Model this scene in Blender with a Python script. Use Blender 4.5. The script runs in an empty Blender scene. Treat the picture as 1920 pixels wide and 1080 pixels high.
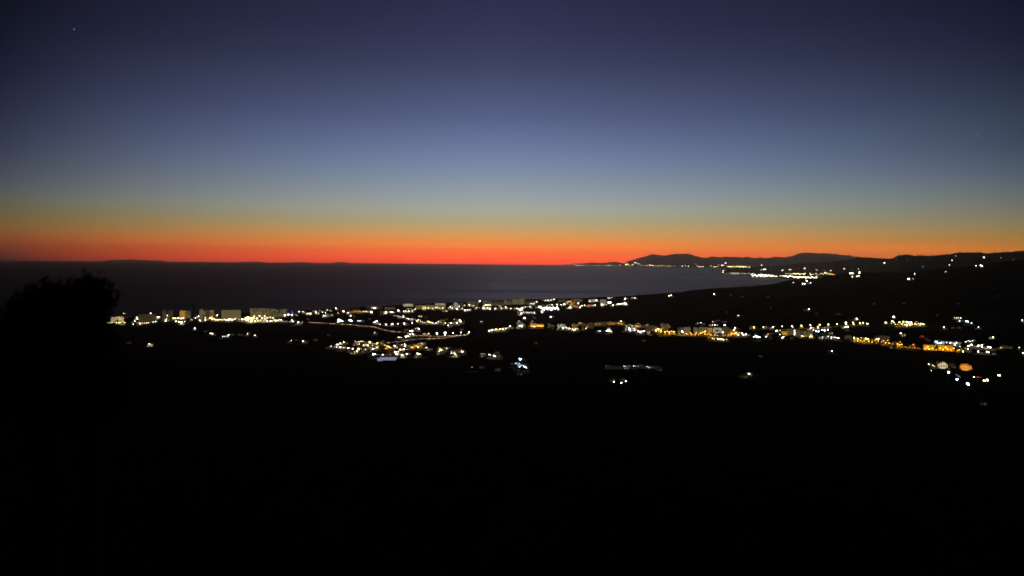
import bpy, math, random
import numpy as np
from mathutils import Vector, Matrix
from mathutils.bvhtree import BVHTree

random.seed(7)
rng = np.random.default_rng(7)
sc = bpy.context.scene
C = sc.collection

# ------------------------------------------------------------------ camera
F = 1423.0                      # focal length in pixels of the 1920 px wide photograph
EYE = 250.0                     # metres above the sea
PITCH = math.radians(2.24)
ROLL = 0.0101
REARTH = 7.43e6                 # earth radius with refraction
cp, sp = math.cos(PITCH), math.sin(PITCH)
fwd = Vector((0, cp, -sp))
r0 = Vector((1, 0, 0)); u0 = Vector((0, sp, cp))
rgt = r0 * math.cos(ROLL) + u0 * math.sin(ROLL)
upv = u0 * math.cos(ROLL) - r0 * math.sin(ROLL)
cam_d = bpy.data.cameras.new('camera')
cam = bpy.data.objects.new('camera', cam_d); C.objects.link(cam)
M = Matrix.Identity(4)
for i in range(3):
    M[i][0] = rgt[i]; M[i][1] = upv[i]; M[i][2] = -fwd[i]
M[2][3] = EYE
cam.matrix_world = M
cam_d.sensor_width = 36.0
cam_d.lens = F / 1920 * 36.0
cam_d.dof.use_dof = True         # a phone lens at full aperture in the dark: a little soft at infinity, softer close by
cam_d.dof.focus_distance = 42
cam_d.dof.aperture_fstop = 0.62
cam_d.clip_start = 0.2
cam_d.clip_end = 600000
sc.camera = cam
ORG = Vector((0, 0, EYE))

# ------------------------------------------------------------------ render settings, exposure
sc.render.engine = 'CYCLES'
sc.view_settings.view_transform = 'Standard'
sc.view_settings.look = 'None'
sc.view_settings.exposure = 0.0
sc.view_settings.gamma = 1.0
sc.view_settings.use_curve_mapping = False
cy = sc.cycles
cy.max_bounces = 4; cy.diffuse_bounces = 1; cy.glossy_bounces = 2
cy.transmission_bounces = 2; cy.volume_bounces = 0
cy.sample_clamp_indirect = 2.0
cy.use_denoising = True
cy.use_adaptive_sampling = False
cy.use_light_tree = True
cy.pixel_filter_type = 'BLACKMAN_HARRIS'; cy.filter_width = 1.5
cy.caustics_reflective = False; cy.caustics_refractive = False


def lin(c):
    out = []
    for v in c[:3]:
        v = v / 255.0
        out.append(v / 12.92 if v <= 0.04045 else ((v + 0.055) / 1.055) ** 2.4)
    return (*out, 1.0)


# ------------------------------------------------------------------ world: the sky after sunset
w = bpy.data.worlds.new('World'); sc.world = w; w.use_nodes = True
nt = w.node_tree; N = nt.nodes; L = nt.links
for n in list(N): N.remove(n)
outw = N.new('ShaderNodeOutputWorld'); bg = N.new('ShaderNodeBackground')
L.new(bg.outputs[0], outw.inputs[0])


def wm(op, a, b=None, c=None, clamp=False):
    n = N.new('ShaderNodeMath'); n.operation = op; n.use_clamp = clamp
    for i, v in enumerate((a, b, c)):
        if v is None: continue
        if isinstance(v, (int, float)): n.inputs[i].default_value = v
        else: L.new(v, n.inputs[i])
    return n.outputs[0]


tc = N.new('ShaderNodeTexCoord'); sep = N.new('ShaderNodeSeparateXYZ')
L.new(tc.outputs['Generated'], sep.inputs[0])
X, Y, Z = sep.outputs
elev = wm('ARCSINE', wm('MINIMUM', wm('MAXIMUM', Z, -0.9999), 0.9999))
azim = wm('ARCTAN2', X, Y)
# thin streaks of cloud close to the horizon: a small shift of the elevation
cmb = N.new('ShaderNodeCombineXYZ')
L.new(wm('MULTIPLY', azim, 5.0), cmb.inputs[0]); L.new(wm('MULTIPLY', elev, 190.0), cmb.inputs[1])
nz = N.new('ShaderNodeTexNoise'); nz.inputs['Scale'].default_value = 1.0; nz.inputs['Detail'].default_value = 3.0
L.new(cmb.outputs[0], nz.inputs['Vector'])
streak = wm('MULTIPLY', wm('SUBTRACT', nz.outputs[0], 0.5), 0.011)
fade = wm('SUBTRACT', 1.0, wm('MULTIPLY', wm('ABSOLUTE', wm('SUBTRACT', elev, 0.016)), 30.0), clamp=True)
elev2 = wm('ADD', elev, wm('MULTIPLY', streak, fade))
EM, EP = 0.012, 0.55            # ramp: position = ((elevation + EM) / (EP + EM)) ** 0.5
tpos = wm('POWER', wm('DIVIDE', wm('MAXIMUM', wm('ADD', elev2, EM), 0.0), EP + EM), 0.5)


def pix_elev(x, y):
    d = fwd + rgt * ((x - 960) / F) - upv * ((y - 540) / F)
    return math.asin(d.normalized().z)


HAZE_D, HAZE_L, HAZE_T = 1.4e-5, 62000.0, 700.0


def ramp(stops, x, air):
    n = N.new('ShaderNodeValToRGB'); n.color_ramp.interpolation = 'B_SPLINE' if False else 'LINEAR'
    el = n.color_ramp.elements
    ps = []
    for y, c in stops:
        e = pix_elev(x, y) if y > -900 else 1.2
        # the haze box (HAZE_D per metre, HAZE_L long, HAZE_T above the eye) takes part of the light of the sky behind it
        T = math.exp(-HAZE_D * min(HAZE_L, HAZE_T / max(1e-6, math.sin(max(e, 1e-6)))))
        cc = tuple(max(v - q * (1 - T), 0.15 * v) / T for v, q in zip(lin(c), air))
        ps.append((min(1.0, max(0.0, (e + EM) / (EP + EM))) ** 0.5, (*cc, 1.0)))
    ps.sort(key=lambda t: t[0])
    el[0].position, el[0].color = ps[0]
    el[1].position, el[1].color = ps[-1]
    for p, c in ps[1:-1]:
        e = el.new(p); e.color = c
    L.new(tpos, n.inputs[0])
    return n.outputs[0]


SKY_MID = [(-999, (14, 15, 28)), (-150, (34, 35, 58)), (0, (45, 47, 76)), (60, (52, 54, 84)), (120, (60, 66, 96)), (170, (74, 82, 114)),
           (220, (86, 96, 134)), (270, (104, 117, 154)), (310, (120, 134, 164)), (340, (132, 147, 163)),
           (370, (149, 158, 161)), (395, (162, 165, 149)), (415, (172, 160, 124)), (435, (200, 154, 94)),
           (452, (226, 138, 66)), (466, (240, 116, 50)), (478, (248, 94, 42)), (488, (250, 80, 48)), (497, (226, 70, 52)), (506, (180, 60, 50))]
SKY_LEFT = [(-999, (9, 10, 18)), (-150, (12, 14, 25)), (0, (16, 18, 31)), (60, (20, 23, 38)), (120, (27, 29, 48)), (170, (33, 38, 56)),
            (220, (42, 47, 66)), (270, (52, 58, 78)), (310, (64, 70, 84)), (340, (74, 80, 88)),
            (365, (86, 90, 84)), (385, (96, 92, 72)), (405, (106, 90, 58)), (430, (118, 84, 48)), (450, (120, 62, 36)),
            (465, (112, 48, 28)), (476, (88, 40, 30)), (486, (60, 34, 30))]
SKY_RIGHT = [(-999, (9, 10, 18)), (-150, (15, 17, 30)), (0, (22, 24, 42)), (60, (28, 30, 50)), (120, (34, 39, 58)), (170, (42, 51, 69)),
             (220, (52, 63, 79)), (270, (62, 72, 92)), (310, (74, 86, 102)), (340, (86, 98, 108)), (370, (100, 108, 106)),
             (400, (118, 116, 96)), (425, (136, 120, 82)), (447, (158, 116, 62)), (462, (178, 112, 48)), (476, (184, 108, 50)), (500, (170, 100, 48))]
azn = wm('ADD', azim, 0.02)
fexp = wm('SUBTRACT', 1.6, wm('MULTIPLY', wm('DIVIDE', elev, 0.32, None, True), 0.4))
fl = wm('POWER', wm('MINIMUM', wm('DIVIDE', wm('MAXIMUM', wm('MULTIPLY', azn, -1.0), 0.0), 0.57), 1.0), fexp)
fr = wm('POWER', wm('MINIMUM', wm('DIVIDE', wm('MAXIMUM', azn, 0.0), 0.61), 1.0), fexp)


def mix(f, a, b):
    n = N.new('ShaderNodeMix'); n.data_type = 'RGBA'
    L.new(f, n.inputs[0]); L.new(a, n.inputs[6]); L.new(b, n.inputs[7])
    return n.outputs[2]


col = mix(fr, mix(fl, ramp(SKY_MID, 960, (.045, .038, .036)), ramp(SKY_LEFT, 20, (.02, .018, .02))), ramp(SKY_RIGHT, 1900, (.03, .027, .027)))
# away from the sunset the sky goes on getting darker, round to the night behind the viewer
L.new(col, bg.inputs[0])
L.new(wm('SUBTRACT', 1.0, wm('MULTIPLY', wm('MINIMUM', wm('MAXIMUM', wm('DIVIDE', wm('SUBTRACT', wm('ABSOLUTE', azn), 0.58), 0.9), 0.0), 1.0), 0.8)), bg.inputs[1])

# ------------------------------------------------------------------ helpers


class MB:
    """collects faces for one mesh"""
    def __init__(s): s.v = []; s.f = []; s.m = []

    def box(s, x0, x1, y0, y1, z0, z1, mi=0, skip=()):
        b = len(s.v)
        s.v += [(x0, y0, z0), (x1, y0, z0), (x1, y1, z0), (x0, y1, z0), (x0, y0, z1), (x1, y0, z1), (x1, y1, z1), (x0, y1, z1)]
        fs = {'b': (3, 2, 1, 0), 't': (4, 5, 6, 7), 'f': (0, 1, 5, 4), 'r': (1, 2, 6, 5), 'k': (2, 3, 7, 6), 'l': (3, 0, 4, 7)}
        for k, f in fs.items():
            if k in skip: continue
            s.f.append(tuple(b + i for i in f)); s.m.append(mi)
        return s

    def frust(s, n, x, y, prof, mi=0, cap=True, off=0.0):
        """prof: list of (radius, z); mi may be list per band"""
        b = len(s.v)
        for r, z in prof:
            for k in range(n):
                a = 2 * math.pi * k / n + off
                s.v.append((x + r * math.cos(a), y + r * math.sin(a), z))
        for i in range(len(prof) - 1):
            m = mi[i] if isinstance(mi, (list, tuple)) else mi
            for k in range(n):
                k2 = (k + 1) % n
                s.f.append((b + i * n + k, b + i * n + k2, b + (i + 1) * n + k2, b + (i + 1) * n + k)); s.m.append(m)
        if cap:
            m0 = mi[0] if isinstance(mi, (list, tuple)) else mi
            m1 = mi[-1] if isinstance(mi, (list, tuple)) else mi
            s.f.append(tuple(b + k for k in reversed(range(n)))); s.m.append(m0)
            t = b + (len(prof) - 1) * n
            s.f.append(tuple(t + k for k in range(n))); s.m.append(m1)
        return s

    def poly(s, pts, mi=0):
        b = len(s.v); s.v += [tuple(p) for p in pts]; s.f.append(tuple(range(b, b + len(pts)))); s.m.append(mi)
        return s

    def mesh(s, name, mats, smooth=False):
        me = bpy.data.meshes.new(name)
        me.from_pydata(s.v, [], s.f)
        for m in mats: me.materials.append(m)
        if len(mats) > 1: me.polygons.foreach_set('material_index', s.m)
        if smooth: me.polygons.foreach_set('use_smooth', [True] * len(s.f))
        me.update()
        return me


def link(name, me, parent=None):
    o = bpy.data.objects.new(name, me); C.objects.link(o)
    if parent: o.parent = parent
    return o


def tag(o, label=None, cat=None, group=None, kind=None):
    if label: o['label'] = label
    if cat: o['category'] = cat
    if group: o['group'] = group
    if kind: o['kind'] = kind
    return o


def empty(name, loc, rz=0.0):
    o = bpy.data.objects.new(name, None); C.objects.link(o)
    o.location = loc; o.rotation_euler = (0, 0, rz); o.empty_display_size = 2
    return o


def pmat(name, c, rough=0.9, spec=0.2, noise=None, bump=0.0):
    """principled material with noise variation: noise = (scale, colour2)"""
    m = bpy.data.materials.new(name); m.use_nodes = True
    t = m.node_tree; b = t.nodes['Principled BSDF']
    b.inputs['Roughness'].default_value = rough
    b.inputs['Specular IOR Level'].default_value = spec
    b.inputs['Base Color'].default_value = (*c, 1)
    if noise:
        tcn = t.nodes.new('ShaderNodeTexCoord'); n = t.nodes.new('ShaderNodeTexNoise')
        n.inputs['Scale'].default_value = noise[0]; n.inputs['Detail'].default_value = 6
        t.links.new(tcn.outputs['Object'], n.inputs['Vector'])
        r = t.nodes.new('ShaderNodeValToRGB')
        r.color_ramp.elements[0].position = 0.35; r.color_ramp.elements[0].color = (*c, 1)
        r.color_ramp.elements[1].position = 0.68; r.color_ramp.elements[1].color = (*noise[1], 1)
        t.links.new(n.outputs[0], r.inputs[0]); t.links.new(r.outputs[0], b.inputs['Base Color'])
        if bump:
            bp = t.nodes.new('ShaderNodeBump'); bp.inputs['Strength'].default_value = bump
            t.links.new(n.outputs[0], bp.inputs['Height']); t.links.new(bp.outputs[0], b.inputs['Normal'])
    return m


def emat(name, c, s):
    m = bpy.data.materials.new(name); m.use_nodes = True
    t = m.node_tree; t.nodes.remove(t.nodes['Principled BSDF'])
    e = t.nodes.new('ShaderNodeEmission'); e.inputs[0].default_value = (*c, 1); e.inputs[1].default_value = s
    t.links.new(e.outputs[0], t.nodes['Material Output'].inputs[0])
    return m


def depth(p): return (p - ORG).dot(fwd)


def ray(px, py):
    return (fwd + rgt * ((px - 960) / F) - upv * ((py - 540) / F)).normalized()


def at_range(px, py, r):
    """the point on the sight line at horizontal distance r"""
    d = ray(px, py); k = r / math.hypot(d.x, d.y)
    return ORG + d * k


def drop(r): return r * r / (2 * REARTH)


def sstep(t):
    t = np.clip(t, 0, 1); return t * t * (3 - 2 * t)


# ------------------------------------------------------------------ materials
m_scrub = pmat('dark_scrub', (0.012, 0.014, 0.009), 1.0, 0.0, (0.02, (0.028, 0.026, 0.018)), 0.0)
m_hill = pmat('dry_hillside', (0.035, 0.036, 0.026), 1.0, 0.0, (0.0012, (0.06, 0.055, 0.042)))
m_leaf = pmat('leaf', (0.018, 0.026, 0.012), 0.9, 0.05, (0.5, (0.04, 0.05, 0.022)))
m_bark = pmat('bark', (0.05, 0.04, 0.03), 0.9, 0.1, (4.0, (0.1, 0.08, 0.06)))
m_asph = pmat('asphalt', (0.07, 0.068, 0.065), 0.9, 0.2, (0.2, (0.1, 0.097, 0.092)))
m_pole = pmat('grey_steel', (0.12, 0.12, 0.12), 0.5, 0.4, (3.0, (0.16, 0.16, 0.15)))
m_white = pmat('white_render', (0.62, 0.6, 0.55), 0.9, 0.1, (0.4, (0.72, 0.7, 0.65)))
m_cream = pmat('cream_render', (0.55, 0.46, 0.32), 0.9, 0.1, (0.4, (0.64, 0.55, 0.4)))
m_ochre = pmat('ochre_render', (0.42, 0.28, 0.14), 0.9, 0.1, (0.4, (0.5, 0.35, 0.19)))
m_grey = pmat('grey_render', (0.38, 0.38, 0.4), 0.9, 0.1, (0.4, (0.46, 0.46, 0.48)))
m_tile = pmat('clay_tile', (0.2, 0.08, 0.045), 0.9, 0.1, (1.2, (0.29, 0.13, 0.08)))
m_dark = pmat('dark_glass', (0.015, 0.017, 0.02), 0.15, 0.5, (0.3, (0.02, 0.022, 0.026)))
m_door = pmat('brown_wood', (0.11, 0.06, 0.03), 0.6, 0.3, (3.0, (0.16, 0.09, 0.05)))
m_film = pmat('greenhouse_film', (0.6, 0.6, 0.64), 0.5, 0.3, (0.08, (0.72, 0.72, 0.76)))
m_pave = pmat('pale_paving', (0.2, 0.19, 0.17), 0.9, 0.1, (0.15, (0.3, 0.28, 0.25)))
m_turf = pmat('green_turf', (0.03, 0.09, 0.03), 0.9, 0.1, (0.1, (0.05, 0.13, 0.045)))
m_court = pmat('teal_court', (0.05, 0.2, 0.17), 0.8, 0.2, (0.2, (0.07, 0.25, 0.21)))
m_hull = pmat('ship_hull', (0.03, 0.03, 0.04), 0.6, 0.3, (0.05, (0.05, 0.045, 0.05)))
LC = {'w': (1.0, 0.90, 0.72), 'c': (0.72, 0.90, 1.0), 'y': (1.0, 0.74, 0.26), 'a': (1.0, 0.43, 0.02),
      'o': (1.0, 0.62, 0.30), 'r': (1.0, 0.07, 0.04), 'b': (0.12, 0.12, 1.0), 'd': (0.9, 0.88, 0.82)}
LS = {'w': 24, 'c': 22, 'y': 16, 'a': 9, 'o': 10, 'r': 5, 'b': 2.0, 'd': 0.3}
LN = {'w': 'white', 'c': 'bluish white', 'y': 'yellow', 'a': 'amber', 'o': 'pale orange', 'r': 'red', 'b': 'blue', 'd': 'faint'}

m_win = {'y': emat('warm_window_facade_glow', (1.0, 0.74, 0.36), 1.2), 'w': emat('pale_facade_glow', (0.95, 0.9, 0.62), 0.75),  # on the blocks this glow is added to carry lamp-lit wall brightness
         'o': emat('olive_facade_glow', (0.9, 0.76, 0.32), 0.22), 'a': emat('amber_facade_glow', (1.0, 0.46, 0.07), 0.7),
         'c': emat('cool_facade_glow', (0.75, 0.9, 1.0), 0.8), 'd': emat('dim_window_facade_glow', (0.85, 0.58, 0.28), 0.08), 'h': emat('faint_window_light', (0.85, 0.78, 0.62), 0.13),
         'A': emat('sodium_facade_glow', (1.0, 0.40, 0.01), 1.15)}

# ------------------------------------------------------------------ terrain: the near land, a height field in polar rings
def az_of(px): return math.atan2(px - 960, F)


SHORE = [(-2500, 612, None), (-300, 604, None), (0, 606, None), (215, 599, None), (400, 591, None), (560, 583, None), (660, 576.5, None),
         (760, 571.5, None), (870, 566.5, None), (960, 562.5, None), (1060, 559.5, None), (1180, 556.5, None)]
sh_az, sh_r = [], []
for x, y, _ in SHORE:
    d = ray(x, y); dep = -d.z / math.hypot(d.x, d.y)
    sh_az.append(az_of(x)); sh_r.append(EYE / dep * (1 + (EYE / dep) / (2 * REARTH) / dep))
for x, r in ((1300, 5900), (1430, 6900), (1560, 8000), (1750, 9200), (2100, 9500), (3200, 9500)):
    sh_az.append(az_of(x)); sh_r.append(r)
RIDGE = [(1085, 561.5, 4700), (1130, 558.5, 4650), (1185, 555.5, 4600), (1230, 552, 4700), (1270, 548.5, 4800), (1310, 544.5, 4900), (1345, 540.3, 5000),
         (1380, 539.0, 5100), (1420, 536.5, 5200), (1450, 532.5, 5300), (1475, 527.5, 5400), (1500, 524.5, 5500), (1540, 520.5, 5600),
         (1560, 515.5, 5700), (1580, 512.5, 5700), (1600, 511.0, 5800), (1625, 509.8, 5800), (1645, 512.2, 5800), (1690, 512.8, 5800),
         (1720, 510.5, 5600), (1760, 506.5, 5400), (1810, 500, 5200), (1860, 495, 5000), (1920, 489, 4800), (2000, 484, 4800), (2200, 470, 4800), (3000, 460, 4800)]
rd_az = [az_of(p[0]) for p in RIDGE]
rd_r = [p[2] for p in RIDGE]
rd_z = [at_range(p[0], p[1], p[2]).z + drop(p[2]) for p in RIDGE]
WV = [(rng.uniform(0, 2 * math.pi), rng.uniform(0, 6.28), 2 * math.pi / wl, amp) for wl, amp in
      ((900, 1.0), (640, 0.8), (410, 0.6), (300, .5), (210, .38), (150, .3), (104, .22), (70, .15), (47, .1)) for _ in range(3)]


def fbm(x, y):
    s = 0
    for a, ph, k, amp in WV:
        s = s + amp * np.sin((x * math.cos(a) + y * math.sin(a)) * k + ph)
    return s / 3.0


def ground(az, r):
    zb = 6 + 242.2 * np.exp(-r / 950.0)
    rr = np.interp(az, rd_az, rd_r); zr = np.interp(az, rd_az, rd_z)
    rsh = np.interp(az, sh_az, sh_r)
    amp = np.maximum(zr - zb, 0) * sstep((az - rd_az[0] + 0.01) / 0.03)
    t = (r - 2450) / (rr - 2450)
    up = sstep(t) ** 1.25
    dn = sstep((rsh - r) / (rsh - rr))
    zb = zb + amp * np.where(r < rr, up, dn)
    x, y = r * np.sin(az), r * np.cos(az)
    env = np.clip(r * 0.004, 0, 6) * (0.25 + 0.75 * sstep((az - 0.05) / 0.25) * sstep((r - 2600) / 1200)) * sstep((rsh - r) / 500)
    zb = zb + fbm(x, y) * env
    # inland mountains behind the viewer
    back = sstep((np.abs(az) - 1.15) / 0.8)
    zb = zb * (1 - back) + back * (248.2 - 0.06 * np.minimum(r, 200) + 0.06 * np.maximum(r - 200, 0) + fbm(x, y) * np.clip(r * .02, 0, 40))
    edge = sstep((rsh - r) / 160) * (1 - back) + back
    zb = zb * edge - 4 * (1 - edge)
    return zb - drop(r)


az_list = sorted(set([round(v, 5) for v in np.arange(-0.72, 0.7201, 0.0022)] + [round(v, 5) for v in np.arange(-math.pi, -0.72, 0.04)] +
                     [round(v, 5) for v in np.arange(0.76, math.pi, 0.04)]))
AZ = np.array(az_list)
RR = np.concatenate([np.geomspace(1.2, 1500, 90)[:-1], np.arange(1500, 6600, 16.0), np.arange(6600, 9900, 60.0)])


def grid_mesh(name, xs, ys, zs, mats, closed=False, smooth=True):
    na, nr = xs.shape
    v = np.stack([xs, ys, zs], -1).reshape(-1, 3)
    idx = np.arange(na * nr).reshape(na, nr)
    if closed: idx = np.vstack([idx, idx[:1]])
    a, b, c, d = idx[:-1, :-1], idx[1:, :-1], idx[1:, 1:], idx[:-1, 1:]
    q = np.stack([a, d, c, b], -1).reshape(-1, 4)
    me = bpy.data.meshes.new(name)
    me.vertices.add(len(v)); me.vertices.foreach_set('co', v.astype(np.float32).ravel())
    me.loops.add(len(q) * 4); me.loops.foreach_set('vertex_index', q.astype(np.int32).ravel())
    me.polygons.add(len(q)); me.polygons.foreach_set('loop_start', np.arange(0, len(q) * 4, 4, dtype=np.int32))
    me.polygons.foreach_set('use_smooth', np.ones(len(q), dtype=bool) if smooth else np.zeros(len(q), dtype=bool))
    me.update(); me.validate()
    for m in mats: me.materials.append(m)
    return me, v, q


ga, gr = np.meshgrid(AZ, RR, indexing='ij')
gz = ground(ga, gr)
me, tv, tq = grid_mesh('near_ground', gr * np.sin(ga), gr * np.cos(ga), gz, [m_scrub], closed=True)
gobj = tag(link('ground', me), kind='structure')
infront = (np.abs(ga) < 0.72).reshape(-1)
sel = infront[tq].all(1)
bvh_near = BVHTree.FromPolygons([tuple(p) for p in tv.tolist()], tq[sel].tolist())
bvhs = [bvh_near]


def patch(name, sil, shore, back, mat, kind='structure', step=1.6, nr=34, rough=1.0, jig=0.7):
    """hills as a solid height field: sil = [(px, y of the crest, distance of the crest)], shore/back = [(px, distance)]"""
    xs = np.arange(sil[0][0], sil[-1][0] + 0.1, step)
    cx = [p[0] for p in sil]
    yy = np.interp(xs, cx, [p[1] for p in sil]); rc = np.interp(xs, cx, [p[2] for p in sil])
    ph = rng.uniform(0, 6.28, 6)
    jit = sum(np.sin(xs * 2 * math.pi / wl + p) * a for wl, a, p in zip((61, 37, 23, 13, 8, 5), (.5, .4, .35, .3, .25, .2), ph)) * jig
    yy = yy + jit
    rs = np.interp(xs, [p[0] for p in shore], [p[1] for p in shore])
    rb = np.interp(xs, [p[0] for p in back], [p[1] for p in back])
    P = [[], [], []]
    for x, y, c, s0, b0 in zip(xs, yy, rc, rs, rb):
        zc = at_range(x, y, c).z + drop(c)
        az = az_of(x)
        t = np.concatenate([np.linspace(0, 1, nr), np.linspace(1, 2, 8)[1:]])
        r = np.where(t <= 1, s0 + (c - s0) * t, c + (b0 - c) * (t - 1))
        ex, ey = r * math.sin(az), r * math.cos(az)
        k = np.where(t <= 1, sstep(t) ** 1.1, sstep(2 - t))
        n = fbm(ex / 3.0, ey / 3.0) * 0.10 * max(zc, 0) * np.where(t <= 1, np.sin(np.clip(t, 0, 1) * math.pi), 0) * rough
        z = -6 + (zc + 6) * k + n * 0.8 + np.where(t > 1, -(t - 1) * 10, 0) - drop(r)
        P[0].append(ex); P[1].append(ey); P[2].append(z)
    me, v, q = grid_mesh(name, np.array(P[0]), np.array(P[1]), np.array(P[2]), [mat])
    o = tag(link(name, me), kind=kind)
    bvhs.append(BVHTree.FromPolygons([tuple(p) for p in v.tolist()], q.tolist()))
    return o


# bay coast with its town, 11 to 20 km away
patch('coastal_hills', [(1352, 504.5, 19000), (1400, 501.5, 19000), (1440, 500, 18500), (1470, 496.8, 18000), (1500, 493.5, 18000), (1530, 492, 17500), (1560, 490.5, 17000),
                        (1585, 487.5, 16500), (1605, 483.8, 16000), (1620, 482.5, 15500), (1640, 483, 15000), (1655, 485, 15000), (1672, 484.5, 14500), (1684, 479.5, 14000), (1700, 477.3, 14000),
                        (1715, 479.3, 14000), (1745, 479.5, 13500), (1775, 476.5, 13000), (1800, 473.5, 13000), (1830, 472.5, 12500), (1845, 475, 12500),
                        (1870, 473.5, 12000), (1895, 471.5, 12000), (1930, 470, 12000), (2100, 464, 12000), (2400, 455, 12000)],
      [(1352, 17500), (1380, 14800), (1420, 13200), (1470, 11300), (1560, 10700), (1700, 9800), (2400, 9800)],
      [(1352, 20500), (1440, 24000), (2400, 24000)], m_hill)
# far cape and mountains, 33 to 48 km away
patch('distant_mountains', [(1030, 498.0, 41500), (1060, 496.2, 41500), (1074, 494.8, 41500), (1100, 493, 41500), (1127, 493, 41500), (1143, 491, 41500), (1160, 491.8, 41500), (1170, 493.5, 41500),
                            (1178, 489.5, 41500), (1192, 485, 42000), (1208, 480.2, 42000), (1222, 477.6, 42000), (1236, 478.2, 42000), (1242, 479.2, 42000), (1258, 476.6, 42000), (1275, 475.3, 42000),
                            (1287, 475.8, 42000), (1300, 479, 42000), (1313, 482, 42000), (1322, 482.4, 42000), (1335, 481.2, 43000), (1350, 482.6, 43000), (1358, 481.6, 43000), (1400, 481.8, 43000),
                            (1412, 484.6, 43000), (1425, 483.0, 43000), (1440, 483.2, 43000), (1457, 481, 43000), (1470, 482.8, 43000), (1484, 480.5, 43000),
                            (1496, 475.5, 44000), (1507, 473, 44000), (1522, 475, 44000), (1555, 475.8, 44000), (1580, 478, 44000), (1600, 481.5, 44000), (1630, 484, 44000), (1660, 486, 44000), (1760, 488, 44000)],
      [(1030, 39500), (1170, 38000), (1300, 35000), (1400, 31000), (1760, 28000)],
      [(1030, 44000), (1170, 50000), (1760, 54000)], m_hill, jig=0.75)
# low coasts on the horizon out to the left
patch('distant_headland', [(196, 488.6, 52000), (210, 487.4, 52000), (226, 487.2, 52000), (240, 486.7, 52000), (254, 486.9, 52000), (263, 487.5, 52000), (300, 488.6, 52000), (312, 489.6, 52000)],
      [(196, 49500), (312, 49500)], [(196, 56000), (312, 56000)], m_hill, jig=0.15, step=2.5, nr=10)
patch('distant_headland', [(445, 491.3, 54000), (455, 490.7, 54000), (470, 490.6, 54000), (482, 490.4, 54000), (496, 491.6, 54000)],
      [(445, 52500), (496, 52500)], [(445, 57000), (496, 57000)], m_hill, jig=0.1, step=2, nr=8)
patch('distant_headland', [(540, 492.2, 54000), (550, 491.5, 54000), (572, 491.6, 54000), (584, 492.4, 54000)],
      [(540, 52500), (584, 52500)], [(540, 57000), (584, 57000)], m_hill, jig=0.1, step=2, nr=8)
patch('distant_headland', [(622, 493.0, 54000), (630, 491.4, 54000), (640, 490.9, 54000), (646, 491.4, 54000), (656, 493.2, 54000)],
      [(622, 52500), (656, 52500)], [(622, 57000), (656, 57000)], m_hill, jig=0.1, step=2, nr=8)

# ------------------------------------------------------------------ sea
m_sea = bpy.data.materials.new('sea_water'); m_sea.use_nodes = True
t = m_sea.node_tree; b = t.nodes['Principled BSDF']
b.inputs['Base Color'].default_value = (0.010, 0.011, 0.013, 1)
b.inputs['IOR'].default_value = 1.33
geo = t.nodes.new('ShaderNodeNewGeometry')
mp = t.nodes.new('ShaderNodeMapping'); mp.inputs['Scale'].default_value = (0.00022, 0.0016, 0.001)
mp.inputs['Rotation'].default_value = (0, 0, math.radians(4))
n1 = t.nodes.new('ShaderNodeTexNoise'); n1.inputs['Scale'].default_value = 1.0; n1.inputs['Detail'].default_value = 5
t.links.new(geo.outputs['Position'], mp.inputs['Vector']); t.links.new(mp.outputs[0], n1.inputs['Vector'])
mr = t.nodes.new('ShaderNodeMapRange'); mr.inputs[1].default_value = 0.35; mr.inputs[2].default_value = 0.68
mr.inputs[3].default_value = 0.34; mr.inputs[4].default_value = 0.41
t.links.new(n1.outputs[0], mr.inputs[0])
# roughness raised towards the left to darken the sea there, like lens falloff


def sm(op, a, c, clamp=False):
    n = t.nodes.new('ShaderNodeMath'); n.operation = op; n.use_clamp = clamp
    for i, v in enumerate((a, c)):
        if isinstance(v, (int, float)): n.inputs[i].default_value = v
        else: t.links.new(v, n.inputs[i])
    return n.outputs[0]


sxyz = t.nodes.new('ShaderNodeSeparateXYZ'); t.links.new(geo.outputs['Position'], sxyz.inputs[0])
left_darken = sm('DIVIDE', sm('SUBTRACT', sm('MULTIPLY', sxyz.outputs[1], 0.02), sxyz.outputs[0]), sm('ADD', sm('ABSOLUTE', sxyz.outputs[1], 0), 1500.0))
left_darken = sm('MULTIPLY', sm('SUBTRACT', left_darken, 0.03), 1.9, True)
t.links.new(sm('ADD', mr.outputs[0], sm('MULTIPLY', sm('POWER', left_darken, 0.8), 0.42)), b.inputs['Roughness'])
b.inputs['Specular IOR Level'].default_value = 0.5
sr = np.geomspace(700, 90000, 90); sa = np.radians(np.arange(-180, 180, 2.0))
ga2, gr2 = np.meshgrid(sa, sr, indexing='ij')
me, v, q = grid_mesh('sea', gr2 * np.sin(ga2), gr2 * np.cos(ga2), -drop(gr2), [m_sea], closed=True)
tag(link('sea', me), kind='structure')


def cast(px, py):
    d = ray(px, py); best = None
    for bv in bvhs:
        h = bv.ray_cast(ORG + d * 400, d)
        if h[0] is not None:
            k = (h[0] - ORG).length
            if best is None or k < best[1]: best = (h[0], k)
    if best is None: return None
    if best[0].z < -drop(math.hypot(best[0].x, best[0].y)) + 0.3: return None
    return best[0]


def land(px, py):
    """ground point under the pixel; when the pixel looks at water, the nearest ground below it"""
    for i in range(40):
        p = cast(px, py + i * 0.5)
        if p is not None: return p, i * 0.5
    return at_range(px, py, 3000), 0


def zat(x, y, dflt=None):
    for bv in bvhs:
        h = bv.ray_cast(Vector((x, y, 3000)), Vector((0, 0, -1)))
        if h[0] is not None: return h[0].z
    return dflt if dflt is not None else 0.0


ORD = 'first second third fourth fifth sixth seventh eighth ninth tenth eleventh twelfth thirteenth fourteenth fifteenth sixteenth seventeenth eighteenth nineteenth twentieth'.split()


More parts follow.
